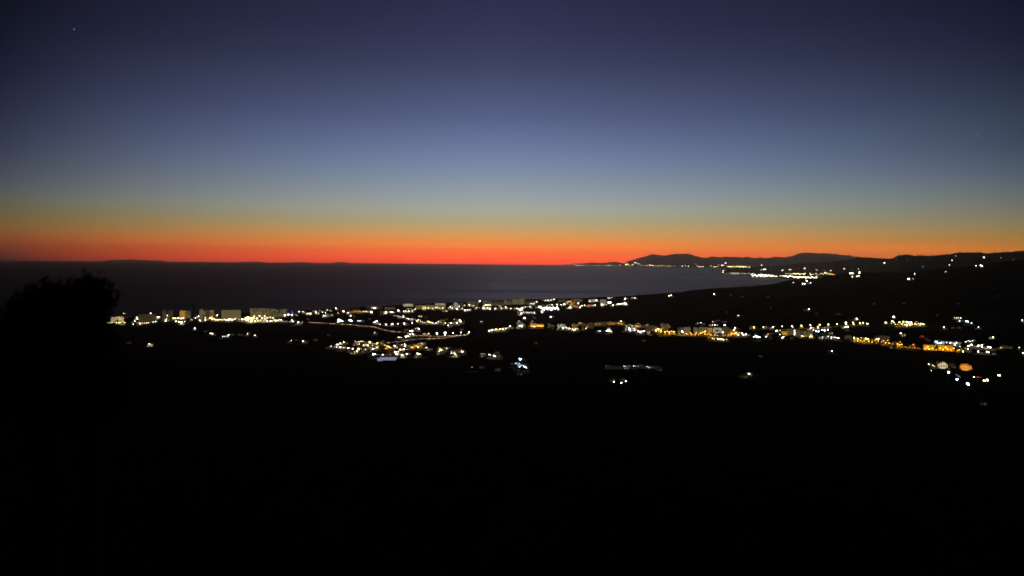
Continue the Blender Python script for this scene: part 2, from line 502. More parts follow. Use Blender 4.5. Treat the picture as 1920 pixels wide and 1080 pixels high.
def ordinal(i, n, what, place):
    if n == 1: return f'only {what} {place}'
    if i == 0: return f'leftmost {what} {place}'
    if i == n - 1: return f'rightmost {what} {place}'
    return f'{ORD[i]} {what} from the left {place}'


# ------------------------------------------------------------------ the lights: place, origin of the measured window, chance of a house behind a lamp,
# then "x y colour size" in sixths of a photograph pixel
LIGHTS = [
 ('beside the dark tree at the seafront', 160, 530, .2, '330 408 w 44;388 413 y 46;412 385 y 26;248 450 y 22;276 452 y 20;306 446 y 20;352 450 y 22;384 452 y 22;408 452 y 20;432 345 a 22;440 450 a 26'),
 ('round the dim brown block', 160, 530, .5, '580 396 w 34;588 412 y 26;626 420 w 30;560 434 w 20;736 346 w 24;786 398 w 32;816 390 w 24;836 386 c 16;612 460 w 26;640 458 y 20;664 455 y 18;688 454 y 18;708 452 w 18;540 468 c 18;762 444 c 20;788 438 c 18;806 436 c 14;710 420 a 16'),
 ('between the brown and orange towers', 160, 530, .3, '905 428 w 32;912 410 w 20;924 376 y 22;908 358 y 14;990 402 y 36;1010 400 y 24;1045 398 y 34;1078 404 y 28;1100 400 y 36;1022 436 w 26;1050 440 w 22;1082 450 w 36;1120 440 w 16;1196 414 w 16'),
 ('at the foot of the stepped tower', 160, 530, .3, '1240 396 w 20;1274 380 w 25;1290 426 w 24;1300 328 w 22;1314 300 w 20;1346 362 y 24;1350 396 y 24;1352 420 w 26;1386 380 w 22;1404 398 y 34;1422 388 a 34;1428 410 y 30;1450 408 y 26;1464 418 y 22;1482 368 w 26;1486 416 y 22;1388 325 w 22;1436 320 y 20;1437 345 y 20'),
 ('below the long beige slab block', 160, 530, .2, '1504 416 y 22;1522 418 w 22;1544 420 y 20;1570 376 w 32;1590 384 w 20;1562 412 w 20;1582 424 w 20;1600 420 w 22;1618 414 w 30;1634 408 w 20;1652 420 w 26;1676 412 w 18;1692 402 y 22;1728 412 y 16;1762 412 w 30;1784 414 y 24;1802 404 y 40;1812 424 y 28;1830 386 y 34;1836 412 y 36;1870 434 y 44;1854 398 y 30;1894 404 y 30'),
 ('below the olive slab block', 440, 530, .15, '140 400 y 26;150 420 y 30;176 438 w 24;190 412 y 40;206 396 y 34;222 378 y 26;236 358 w 32;232 430 w 22;250 404 y 36;262 426 y 26;280 376 y 30;292 424 y 24;304 366 y 20;312 398 y 28;340 380 w 26;342 408 y 26;330 430 y 20;370 396 y 24;364 430 w 22;402 390 y 24;404 432 w 26;430 396 y 24;444 420 y 20;462 426 w 20;486 424 w 20;504 414 w 18;526 420 w 20'),
 ('right of the olive slab block', 440, 530, .3, '565 368 w 34;606 360 w 30;646 364 w 30;640 420 w 20;656 440 c 24;632 436 c 14;716 448 w 34;684 358 w 10;650 330 b 44;622 332 b 20;726 325 w 20;768 325 w 20;824 410 d 18;545 436 c 14;580 438 d 14'),
 ('along the shore above the teal court', 440, 530, .4, '814 350 w 18;850 348 w 30;830 344 w 16;916 336 y 36;944 340 y 16;906 314 w 12;955 310 w 14;1000 370 w 22;1020 372 w 14;1020 340 w 20;1046 306 w 14;1096 360 w 14;1086 304 w 10;1140 290 w 22;1166 340 w 14;1226 324 w 34;1276 340 w 18;1270 300 w 12'),
 ('along the shore before the low dark blocks', 440, 530, .4, '1312 325 a 18;1340 322 a 16;1360 320 a 20;1380 320 a 18;1410 326 a 22;1445 324 w 16;1466 324 a 16;1482 325 w 18;1536 332 w 28;1534 316 a 14;1564 284 w 22;1584 284 w 22;1702 336 w 20;1696 328 w 12;1762 330 w 20;1780 334 w 16'),
 ('at the shore by the yellow strip', 720, 530, .4, '162 314 w 38;222 322 w 20;246 320 w 20;270 290 w 14;280 322 w 22;316 320 w 18;28 334 w 26;12 344 w 16;78 330 w 20;98 330 w 18;360 266 w 30;404 266 w 30;348 300 y 20;440 274 y 26;440 294 y 20;466 282 y 26;480 266 y 24;498 286 y 24;522 276 y 28;546 290 y 22;560 276 y 28;584 284 y 22;600 274 y 22;622 286 y 18;640 270 y 22;660 284 y 24'),
 ('by the white blocks on the shore', 720, 530, .4, '746 276 w 22;768 286 w 20;790 262 w 24;820 296 w 34;806 246 w 22;846 268 w 20;880 256 y 18;908 254 y 18;910 310 w 24;938 304 w 26;966 304 w 14;690 313 w 14;880 292 w 12;958 250 w 22;990 256 w 14;1012 262 y 16;1040 282 w 18'),
 ('left of the olive tower group by the sea', 720, 530, .4, '1076 208 w 34;1040 236 y 16;1112 290 w 22;1130 290 w 24;1142 226 w 18;1150 250 y 30;1132 258 w 20;1172 256 y 24;1194 250 y 22;1166 288 w 26;1190 292 w 28;1220 240 y 18;1250 290 w 26;1270 242 y 16;1304 240 y 16;1340 230 y 18;1396 214 y 22;1360 206 y 16;1320 290 w 22;1306 268 w 14;1370 278 w 22;1384 290 w 16;1426 290 w 20;1500 290 w 22;1520 300 w 26;1546 298 w 38;1556 282 w 28;1530 316 w 20;1546 346 w 28;1590 274 w 16;1640 272 w 20;1656 236 w 18;1686 238 w 20;1720 214 w 18;1620 216 y 18'),
 ('just left of the floodlit pitch', 720, 530, .3, '1570 330 w 16;1600 334 w 18;1630 334 w 16;1660 334 w 16;1690 336 w 18;1580 398 w 28;1698 396 d 22;1740 270 w 24;1764 266 w 18;1776 326 w 18;1812 200 w 20;1846 198 w 20;1878 196 w 18;1912 188 w 22;1876 384 w 26;1905 380 d 16'),
 ('right of the floodlit pitch', 940, 530, .35, '520 255 w 18;570 250 w 18;626 247 w 22;670 246 w 20;706 238 w 22;716 246 w 16;750 214 w 18;735 230 a 16;772 210 a 24;780 224 a 20;792 240 a 22;770 256 a 16;820 228 a 20;866 228 w 24;768 278 w 22;780 280 w 26;812 262 a 20;832 262 a 20;852 266 a 20;886 276 w 20;908 257 w 20;936 255 w 22;962 256 a 16;986 252 a 18;1008 246 r 16;1018 254 a 20;1036 256 w 20;1060 250 w 20'),
 ('at the right end of the seafront town', 940, 530, .4, '996 206 w 20;1016 200 w 20;1034 196 w 20;1070 200 w 24;1125 196 w 20;1142 210 w 24;1156 214 w 30;1128 246 w 28;1144 250 c 20;1160 232 w 26;1204 222 w 30;1224 224 w 42;1202 170 w 12;1226 170 w 14;1180 246 w 14;1220 250 d 12;1256 255 w 28;1316 240 w 24;1340 238 w 26;1366 240 w 22;1388 226 w 32;1404 238 w 30;1420 218 d 18;1394 180 w 28;1468 168 w 14;1500 170 w 18'),
 ('between the teal court and the coast road', 440, 530, .2, '1305 375 w 24;1384 430 c 18;1410 430 c 18;1428 426 c 14;1580 442 w 28;1600 434 w 24;1560 448 c 18;1520 408 d 12;1636 470 w 24;1704 470 w 22;1684 460 w 12;1776 468 w 24;1836 462 w 26;1908 460 w 24'),
 ('in the lit quarter behind the junction', 720, 530, .45, '120 366 w 12;166 380 w 14;194 390 w 14;216 374 w 18;220 390 w 14;254 404 w 16;276 408 w 14;290 410 w 14;310 412 w 12;330 415 w 12;374 432 y 28;386 420 w 20;405 376 w 12;430 448 w 14;454 452 w 14;494 436 y 26;508 444 y 28;526 448 y 20;546 450 w 20;588 452 w 18;610 440 w 20;600 458 w 12;640 450 w 14;640 420 y 14;690 456 y 24;724 482 w 24;756 458 w 24;790 414 w 14;820 454 w 24;834 428 y 22;850 420 w 20;862 438 w 30;706 412 d 16;660 430 a 12;470 390 d 12;1090 438 c 16;1110 437 d 14'),
 ('in a short row behind the junction', 720, 530, .1, '94 466 w 24;156 462 w 26;232 460 w 24;318 450 w 22'),
 ('at the road junction', 720, 530, .15, '390 520 w 26;372 514 w 14;250 536 d 18;296 544 w 28;318 546 w 34;322 576 w 22;166 616 w 26;190 612 w 14;246 608 w 34;266 604 w 24;290 580 w 16;336 590 w 16;440 575 w 14'),
 ('above the curved lit motorway', 720, 530, 0, '503 575 y 28;596 577 c 36;686 570 c 50;684 590 w 26;776 567 w 24;866 562 w 24;958 558 w 26;944 578 w 14;870 530 d 16'),
 ('in the climbing line right of the motorway', 720, 530, .3, '1186 542 w 24;1214 534 w 26;1236 534 y 16;1260 526 y 36;1284 534 y 18;1306 524 y 34;1336 520 y 34;1344 532 y 20;1368 516 y 24;1392 504 y 14;1416 492 w 28'),
 ('at the left end of the yellow village', 440, 530, .5, '1086 715 w 16;1226 668 w 26;1188 685 w 22;1158 697 w 30;1146 724 w 22;1190 728 w 28;1228 733 y 26;1278 740 y 38;1328 746 y 38;1395 746 y 42;1376 772 y 36;1400 758 y 20;1356 660 w 14;1376 678 w 12'),
 ('in the middle of the yellow village', 440, 530, .6, '1398 664 w 20;1422 662 y 20;1446 660 y 20;1402 690 y 22;1452 704 y 24;1466 712 y 18;1498 708 w 28;1480 700 y 18;1520 672 y 48;1550 716 y 26;1606 678 y 32;1594 690 y 22;1606 730 w 22;1472 755 w 24;1556 746 w 28;1640 676 y 22;1664 680 y 26;1690 704 y 24;1716 718 a 40;1700 742 a 28;1740 726 y 24;1756 736 a 22;1640 704 d 18;1730 680 d 18;1800 710 w 26;1620 712 a 16'),
 ('along the lower edge of the yellow village', 440, 530, .6, '1560 810 w 44;1580 806 w 22;1666 815 w 24;1808 786 w 46;1822 804 w 40;1850 812 w 30;1884 815 w 34;1840 778 y 26;1862 756 w 22;1880 754 w 24;1900 752 w 22'),
 ('at the right end of the yellow village', 720, 530, .5, '120 710 w 26;200 698 y 18;230 690 w 20;236 712 w 24;262 698 y 20;190 754 w 20;224 750 w 24;256 748 w 22;300 706 a 24;316 730 a 24;330 712 a 26;350 726 r 22;366 716 a 26;384 728 y 26;396 718 a 22;256 802 w 34;276 810 d 20;374 800 w 26;396 806 w 24;410 686 w 14;430 686 w 14;428 720 a 14;478 733 w 22'),
 ('in the cluster right of the yellow village', 720, 530, .5, '610 740 w 24;632 752 y 34;646 762 y 34;656 746 y 30;620 772 y 20;690 740 w 30;704 738 w 18;786 796 w 32;800 806 w 26;760 774 w 14;752 796 w 14;862 762 w 18;872 772 w 24;884 780 w 24;902 780 d 18;730 740 d 16'),
 ('in the fields right of the yellow village', 720, 530, .5, '1100 801 w 13;1128 801 w 13;1182 810 w 22;1198 814 w 20;1236 824 w 32;1250 828 w 26;1276 828 d 16;1270 798 d 12;990 955 w 16;1100 958 d 12;1710 684 d 22;1740 688 d 14;1536 1034 d 12;1280 988 d 18;1320 990 d 18'),
 ('at the lone bright farmyard in the fields', 720, 530, .4, '1532 872 c 54;1524 856 c 30;1484 910 c 18;1500 918 c 14;1520 912 c 16;1530 926 c 16;1524 946 c 24;1508 936 c 14;1550 936 c 16;1572 944 c 24;1590 954 c 32;1604 964 c 18;1450 920 d 18'),
 ('in the trio on the black slope', 860, 640, 0, '1745 462 w 34;1830 473 w 34;1880 455 w 34;1728 446 d 14;1848 436 d 15;1937 440 d 14'),
 ('on the plain below the seafront towers', 160, 530, .5, '1230 514 w 30;1406 572 w 22;1430 573 w 26;1352 550 d 12;1548 606 c 16;1572 606 c 18;1600 606 c 18;1612 588 c 24;1650 588 d 14;1690 588 d 14;1726 586 d 26;1760 590 d 12;1826 575 w 22;1845 568 d 12;1908 594 w 28;720 690 w 24;490 682 d 16;520 684 d 12'),
 ('on the plain left of the yellow village', 440, 530, .5, '636 652 w 22;770 660 w 30;740 656 d 14;690 648 d 10;1574 562 w 24;1055 590 d 12;910 650 d 12'),
 ('at the left end of the hillside street', 940, 530, .4, '206 444 w 12;214 466 w 20;206 490 w 28;230 492 w 32;240 466 y 20;346 434 y 14;336 490 a 26;352 486 a 26;374 494 y 30;382 478 y 18;404 490 a 28;424 486 a 34;446 490 a 34;466 488 a 26;530 480 w 20;545 496 d 18;578 516 d 14;690 512 w 34;676 494 w 22;730 506 w 24;765 516 w 24;800 524 y 22;820 534 w 32;836 522 y 26;850 510 y 20'),
 ('on the upper left hillside street', 940, 530, .45, '872 454 a 16;894 456 a 14;930 466 y 20;944 492 y 22;950 514 w 20;980 492 a 14;996 468 y 18;1030 460 y 22;1010 490 r 14;1062 472 a 14;1080 460 y 16;1104 468 a 18;1130 448 a 14;1144 462 a 20;1164 454 a 20;1190 448 a 16;1220 444 a 12;1346 434 w 18;1320 460 a 18;1356 462 a 18;1110 545 c 20;1090 544 c 16'),
 ('at the white yard under the street', 940, 530, .3, '1184 544 c 26;1206 540 c 46;1228 546 c 24;1216 512 w 14;1440 520 w 46;1424 500 w 26;1456 504 w 30;1400 484 w 18;1434 476 w 18;1450 540 w 24;1498 536 w 26;1498 518 w 22;1540 548 c 26;1560 556 w 30;1584 550 w 30;1604 544 c 24;1570 536 c 18;1380 550 d 18;1630 506 w 22;1640 555 d 18;1670 560 y 16'),
 ('above the white yard on the street', 940, 530, .45, '1466 488 a 18;1490 490 a 18;1514 488 a 20;1536 492 a 18;1556 486 a 16;1640 486 a 18;1664 490 a 20;1690 496 y 20;1730 490 a 18;1636 474 w 14;1530 464 a 12;1850 492 y 18;1876 486 y 18;1720 524 y 22;1738 540 y 38;1756 530 a 30;1772 526 y 26;1800 548 a 34'),
 ('at the left end of the amber wall', 1140, 530, .3, '560 520 y 28;572 548 a 26;592 540 a 34;600 520 a 22;640 556 a 42;664 546 a 30;690 556 a 44;716 548 a 28;742 554 a 42;676 492 y 20;690 576 a 22;740 578 a 20;640 578 a 20'),
 ('along the amber wall below pale facades', 1140, 530, .25, '800 520 d 26;832 550 w 38;842 562 y 26;800 574 a 22;880 576 y 20;900 582 a 22;930 568 a 26;940 584 a 22;990 564 a 28;980 584 a 22;1020 582 a 22;1040 570 a 36;1064 558 a 30;1092 550 y 34;1090 580 a 30;1120 584 a 24;1140 574 a 26;1160 590 y 20;1200 588 a 22;1230 592 a 20;1292 560 w 26;1290 588 a 22;1320 592 a 20;1350 588 a 22;1390 574 a 34;1380 590 a 22;1418 576 a 30;1440 570 y 30;1440 590 a 22;1466 586 y 34;1508 572 w 34;1520 586 w 26;1550 580 w 40;1416 530 w 26;1430 506 w 24;1480 560 a 22'),
 ('above the amber wall on the dark slope', 1140, 530, .4, '1004 456 w 12;1020 454 w 12;1045 455 w 16;1150 474 w 14;1174 476 w 20;1203 475 w 30;1232 478 w 18;1312 480 w 34;1180 437 w 18;1215 430 d 18;1250 424 d 16;1292 437 w 14;1325 436 d 16'),
 ('in the yard below the amber wall', 1140, 530, .3, '1130 618 a 14;1176 626 y 20;1194 634 y 22;1212 626 w 28;1232 632 w 26;1250 636 y 20;1266 632 w 26;1296 640 w 26;1336 634 w 18;590 602 d 22'),
 ('right of the amber wall', 1140, 530, .3, '1644 512 a 30;1642 500 w 16;1748 500 w 24;1856 498 w 26;1892 545 c 22;1640 608 c 24;1664 606 c 40;1684 612 c 34;1708 614 c 24;1660 580 d 14;1780 608 y 34;1790 584 y 20;1800 576 a 20;1840 576 d 20'),
 ('along the curving street of single lamps', 1400, 560, .12, '78 320 w 20;186 321 w 24;294 320 w 26;400 315 w 24;508 308 y 32;518 318 w 18;614 304 y 32;624 314 y 18;716 296 y 30;726 306 y 16;820 294 y 36;918 290 y 38;1016 286 y 28;1116 270 y 46;1120 290 y 30;1196 268 y 30;1202 288 y 30;1274 276 y 42;1310 272 y 32;1358 282 w 32'),
 ('beside the curving street of single lamps', 1400, 560, .35, '1238 226 w 34;340 362 c 22;322 364 c 14;374 356 w 14;372 405 w 20;720 330 w 26;764 330 a 14;800 326 w 26;750 354 w 20;780 370 c 26;806 372 c 26;852 356 c 30;876 360 c 34;912 354 c 28;1108 320 w 22;1134 320 c 34;880 326 a 14;940 322 a 14;540 360 w 22;538 384 w 28;536 402 w 20;400 440 c 28;410 430 w 16;505 447 d 12;620 420 y 22;640 422 y 20;710 430 y 26;730 424 y 26;850 432 w 20;850 448 c 14;885 424 d 18;915 426 w 18;952 438 w 26;970 432 w 22;990 434 w 24;1012 440 w 20;1030 444 w 32;430 395 a 20;450 385 a 14;720 408 y 20'),
 ('along the left half of the amber road', 1400, 560, .3, '1206 442 y 36;1218 462 a 24;1250 450 y 28;1246 474 a 32;1290 442 y 20;1280 470 a 32;1300 484 a 22;1340 450 y 42;1322 474 a 30;1364 458 y 34;1372 480 a 30;1400 460 y 24;1412 484 a 24;1440 474 a 26;1460 456 y 34;1484 452 y 34;1480 478 a 28;1520 486 a 24;1540 474 a 22;1560 498 a 30;1590 470 y 18;1600 500 a 28;1640 512 a 18;1130 430 d 22;1160 436 d 18'),
 ('along the right half of the amber road', 1400, 560, .25, '1696 510 a 34;1720 520 a 36;1744 516 a 30;1725 490 w 14;1700 536 a 20;1740 540 a 20;1790 546 a 14;1830 550 a 14;1876 512 r 24;1874 522 a 22;1890 548 a 18'),
 ('at the big amber walls by the road', 1600, 580, 0, '808 408 a 26;812 440 a 34;836 424 a 40;850 448 a 40;866 412 a 34;886 440 a 36;834 400 y 14;930 450 a 22;976 440 a 34;1000 424 a 40;1010 452 a 40;1036 432 a 44;1060 450 a 40;1080 430 a 30;1096 452 a 28;1130 440 y 22;1130 462 a 20;1170 462 a 22;1190 456 a 26;1216 456 a 22;1196 422 w 20;1234 476 w 28'),
 ('by the bluish white buildings on the right', 1600, 580, .4, '980 382 c 40;934 368 c 30;950 384 c 24;1050 374 c 20;1090 378 c 24;1140 396 w 38;1160 378 c 26;1190 382 d 18;1266 366 w 18;1308 362 w 24;1340 353 c 20;1356 354 d 14;1326 400 w 34;1292 416 w 34;1290 448 w 22;1404 412 w 38;1446 404 w 30;1444 422 w 26;1520 424 w 30;1540 430 w 36;1404 476 w 28;1500 478 w 26;1520 482 w 30;1300 478 d 22;1590 505 d 14'),
 ('at the far right edge', 1600, 580, .4, '1660 432 y 20;1700 430 d 18;1740 430 d 20;1868 432 w 18;1904 490 w 26;1918 494 w 24;1920 520 d 20'),
 ('in the yellow floodlit yard', 1600, 580, .1, '362 148 y 42;380 152 y 22;440 134 y 40;428 156 y 24;460 150 y 22;472 170 y 20;500 168 y 24;520 146 y 38;546 164 y 26;562 140 y 40;556 182 a 20;580 172 y 30;600 142 y 48;604 172 y 36;626 150 y 46;634 176 y 30;650 148 y 42;660 168 y 30;690 160 y 24;706 144 y 18;710 172 y 22;732 160 y 24;760 158 y 24;752 174 y 22;784 168 y 36;804 172 y 18;490 190 a 18;520 192 a 18;600 190 w 18'),
 ('on the slope round the yellow yard', 1600, 580, .4, '452 84 w 54;38 105 w 34;532 270 w 34;945 62 d 26;1020 202 w 32;1120 210 d 18;1190 208 d 14;774 302 r 26;800 308 r 20;850 350 d 20;830 344 d 14'),
 ('on the black slope at the far right', 1600, 580, .4, '1134 94 w 20;1160 95 w 20;1184 97 w 20;1209 97 w 22;1195 130 c 24;1232 132 d 18;1272 134 c 40;1288 140 c 24;1330 155 w 26;1407 198 w 26;1572 314 w 28;1562 310 w 18;1898 122 w 22'),
 ('beside the two round glowing pavilions', 1600, 580, 0, '846 620 y 28;868 612 d 18;892 634 y 22;914 644 y 20;896 660 d 20;874 690 w 16;1070 718 c 56;1164 790 c 50;1280 836 c 46;1296 850 c 44;1160 736 c 12;1184 756 c 14;1204 770 c 12;1354 764 w 22;1374 764 r 20;1396 766 r 24;1420 764 r 22;1436 768 r 16;1464 802 y 36;1478 808 y 34;1500 792 y 36;1510 802 w 30;1632 744 w 36;1648 746 w 28;1132 652 d 16;1110 630 d 14;1465 1070 d 20;930 600 y 9;950 586 y 8;1086 676 y 10;1100 690 w 9;1062 660 y 8;944 660 y 9;1336 672 o 9;1350 690 o 8;1190 668 o 8;1324 640 y 7;1230 690 r 7'),
 ('on the ridge slope above the street', 1140, 530, .6, '684 146 w 26;710 143 w 24;1192 128 w 30;1386 140 d 22;1510 158 d 24;1458 370 c 22;1472 370 c 20;1336 328 d 20;1832 278 d 16;1800 160 d 10'),
 ('below the curve of the ridge', 1360, 440, .6, '918 520 w 38;906 512 w 20;870 554 w 28;894 552 w 28;764 537 w 20;836 518 d 18;960 540 w 20;930 548 d 14;940 838 w 32;890 848 d 14;1025 886 d 18;1055 886 d 18;1256 880 r 12;1286 884 r 14;1675 775 d 24;514 818 d 12'),
 ('in the white group on the ridge top', 1360, 440, .6, '1400 434 w 22;1416 434 w 28;1432 432 w 26;1426 394 d 26;1500 386 w 16;1508 416 w 26;1508 430 w 34;1430 470 w 22;1484 466 w 24;1504 464 w 26'),
 ('on the black ridge at the far right', 1600, 440, .6, '690 440 w 22;616 500 w 28;630 496 w 24;672 495 w 14;1040 412 w 18;1378 350 w 22;1430 346 w 28;1446 352 w 28;1180 775 d 20;232 776 d 24;570 772 d 14;1620 688 d 14'),
 ('on the valley floor at the lower right', 1140, 530, .6, '1582 1030 w 30;1594 1024 w 16;1716 832 d 18;1736 834 d 18;400 656 d 18'),
 ('below the amber road on the black slope', 1400, 560, .3, '958 590 w 30;934 592 d 20'),
 ('on the dark slope at the far left', 0, 600, .4, '240 66 w 15;256 106 d 16'),
]
# lights of towns 10 km and more away: lit buildings; (place, origin, "x y colour size [range in km]")
FAR = [
 ('on the low cape under the red sky', 1000, 440, 40.5, '250 346 y 7;290 346 y 7;330 345 y 7;370 345 w 7;400 346 y 7;440 344 w 9;466 340 w 16;490 347 w 16;510 347 w 15;534 347 w 14;558 348 y 14;584 347 w 14;610 346 w 17;640 347 y 13;670 348 y 10;700 347 y 11;726 347 w 19;760 348 y 11;790 348 y 12;820 348 y 13;842 349 w 16;868 350 w 15;900 349 y 10;930 348 y 9;976 346 y 20'),
 ('at the foot of the big dark mountain', 1000, 440, 37.5, '1020 318 w 16;1040 342 y 24;1056 334 y 24;1070 342 y 20;1116 343 y 24;1096 350 y 14;1136 318 w 14;1148 319 w 28;1172 330 w 16;1192 332 w 14;1240 316 y 8;1186 352 w 14;1216 352 w 16;1262 352 y 18;1284 352 y 18;1312 344 y 24;1300 352 y 16;1340 352 w 22;1366 354 y 14;1390 354 y 18;1414 354 y 16;1446 344 w 14;1454 354 y 18;1480 355 y 14;1504 355 y 16;1530 356 y 14;1550 356 y 16;1590 353 y 12;1636 351 w 8;1676 356 w 20;1710 353 w 13;1746 356 w 18'),
 ('under the second mountain across the bay', 1280, 440, 34.5, '140 328 y 12;156 340 y 16;166 356 w 16;186 362 w 20;204 362 w 16;228 362 w 18;316 356 y 16;346 362 y 14;360 364 w 20;384 362 y 14;404 340 y 14;444 348 w 20;460 346 w 16;484 322 w 20;404 360 y 12;502 358 y 16;522 362 y 20;546 364 y 22;566 360 y 24;590 366 y 24;612 360 y 26;638 366 y 24;660 362 y 22;684 366 y 24;706 362 y 20;728 368 y 22;752 366 w 20;774 370 w 22;796 370 y 20;818 372 w 18;840 370 y 14;890 346 w 16'),
 ('in the sparse upper rows of the bay town', 1280, 440, 17.0, '884 398 w 18;910 394 w 20;932 394 w 22;380 444 w 26;456 408 w 20;454 424 w 22;474 400 y 12;1120 404 w 18;1130 400 w 16;1204 398 w 20;1220 394 w 14;1310 384 d 24;1372 382 w 20;1410 398 d 16;1500 396 w 14;1514 402 w 14;1592 402 w 12;1668 404 w 16;1816 386 w 20;1226 370 d 12;850 396 d 14;980 380 d 12;640 400 d 12;560 395 d 14;720 395 d 14'),
 ('on the point of the bay town', 1280, 440, 15.0, '480 444 y 12;500 450 y 10;530 432 w 12;548 450 y 12;560 434 w 16;580 440 w 14;572 456 y 14;596 430 w 14;604 446 w 14;620 458 w 20;628 438 w 14;650 458 w 14;664 440 w 12;680 432 w 12;700 440 y 14;716 458 y 18;732 438 y 14;744 460 y 18;754 436 w 14;770 450 w 16;780 462 w 22;792 440 w 16'),
 ('in the left half of the white seafront band', 1280, 440, 12.6, '790 462 w 28;812 458 w 28;836 464 w 26;858 458 w 28;880 466 w 28;880 450 w 18;902 460 w 30;922 468 w 26;934 456 w 26;950 466 w 30;972 460 w 26;990 470 w 24;1010 464 w 26;1030 470 w 20;1054 472 w 24'),
 ('in the right half of the white seafront band', 1280, 440, 11.6, '1100 468 y 22;1124 466 y 24;1146 472 y 26;1166 470 w 28;1188 478 w 30;1206 468 w 22;1234 474 w 26;1256 482 w 30;1280 478 w 30;1302 488 w 28;1318 478 w 28;1344 484 w 30;1366 478 w 26;1388 488 w 28;1410 484 w 28;1436 488 w 28;1456 480 w 22;1480 490 w 30;1504 486 w 28;1530 494 w 26;1552 488 w 30;1578 492 w 28;1602 488 w 28;1624 494 w 28;1642 492 w 24'),
 ('in the yellow streets behind the white band', 1280, 440, 12.6, '1160 442 y 14;1190 438 y 14;1216 446 y 14;1236 446 y 18;1256 442 y 22;1276 446 y 22;1298 440 y 24;1318 448 y 24;1340 442 y 24;1362 448 y 24;1380 440 y 20;1434 440 w 18;1440 454 y 20;1466 448 y 14;1500 440 y 16;1510 458 y 18;1540 450 y 16;1556 438 w 18;1580 446 y 20;1604 432 w 18;1620 444 y 20;1636 434 y 16;1646 452 a 18;1664 446 y 16;1684 448 a 20;1704 454 a 20;1724 454 y 20'),
 ('scattered on the grey hills above the bay', 1600, 440, 14.0, '350 320 w 22;485 280 d 16;612 288 d 16;58 388 w 14;110 350 d 10;146 350 d 12;175 342 d 10;782 362 d 24;1082 343 w 18;1112 290 w 22;1153 243 d 24;1470 260 w 24;1660 262 d 20;1800 282 d 16;1915 308 d 16;260 420 d 10;1410 250 d 10'),
]
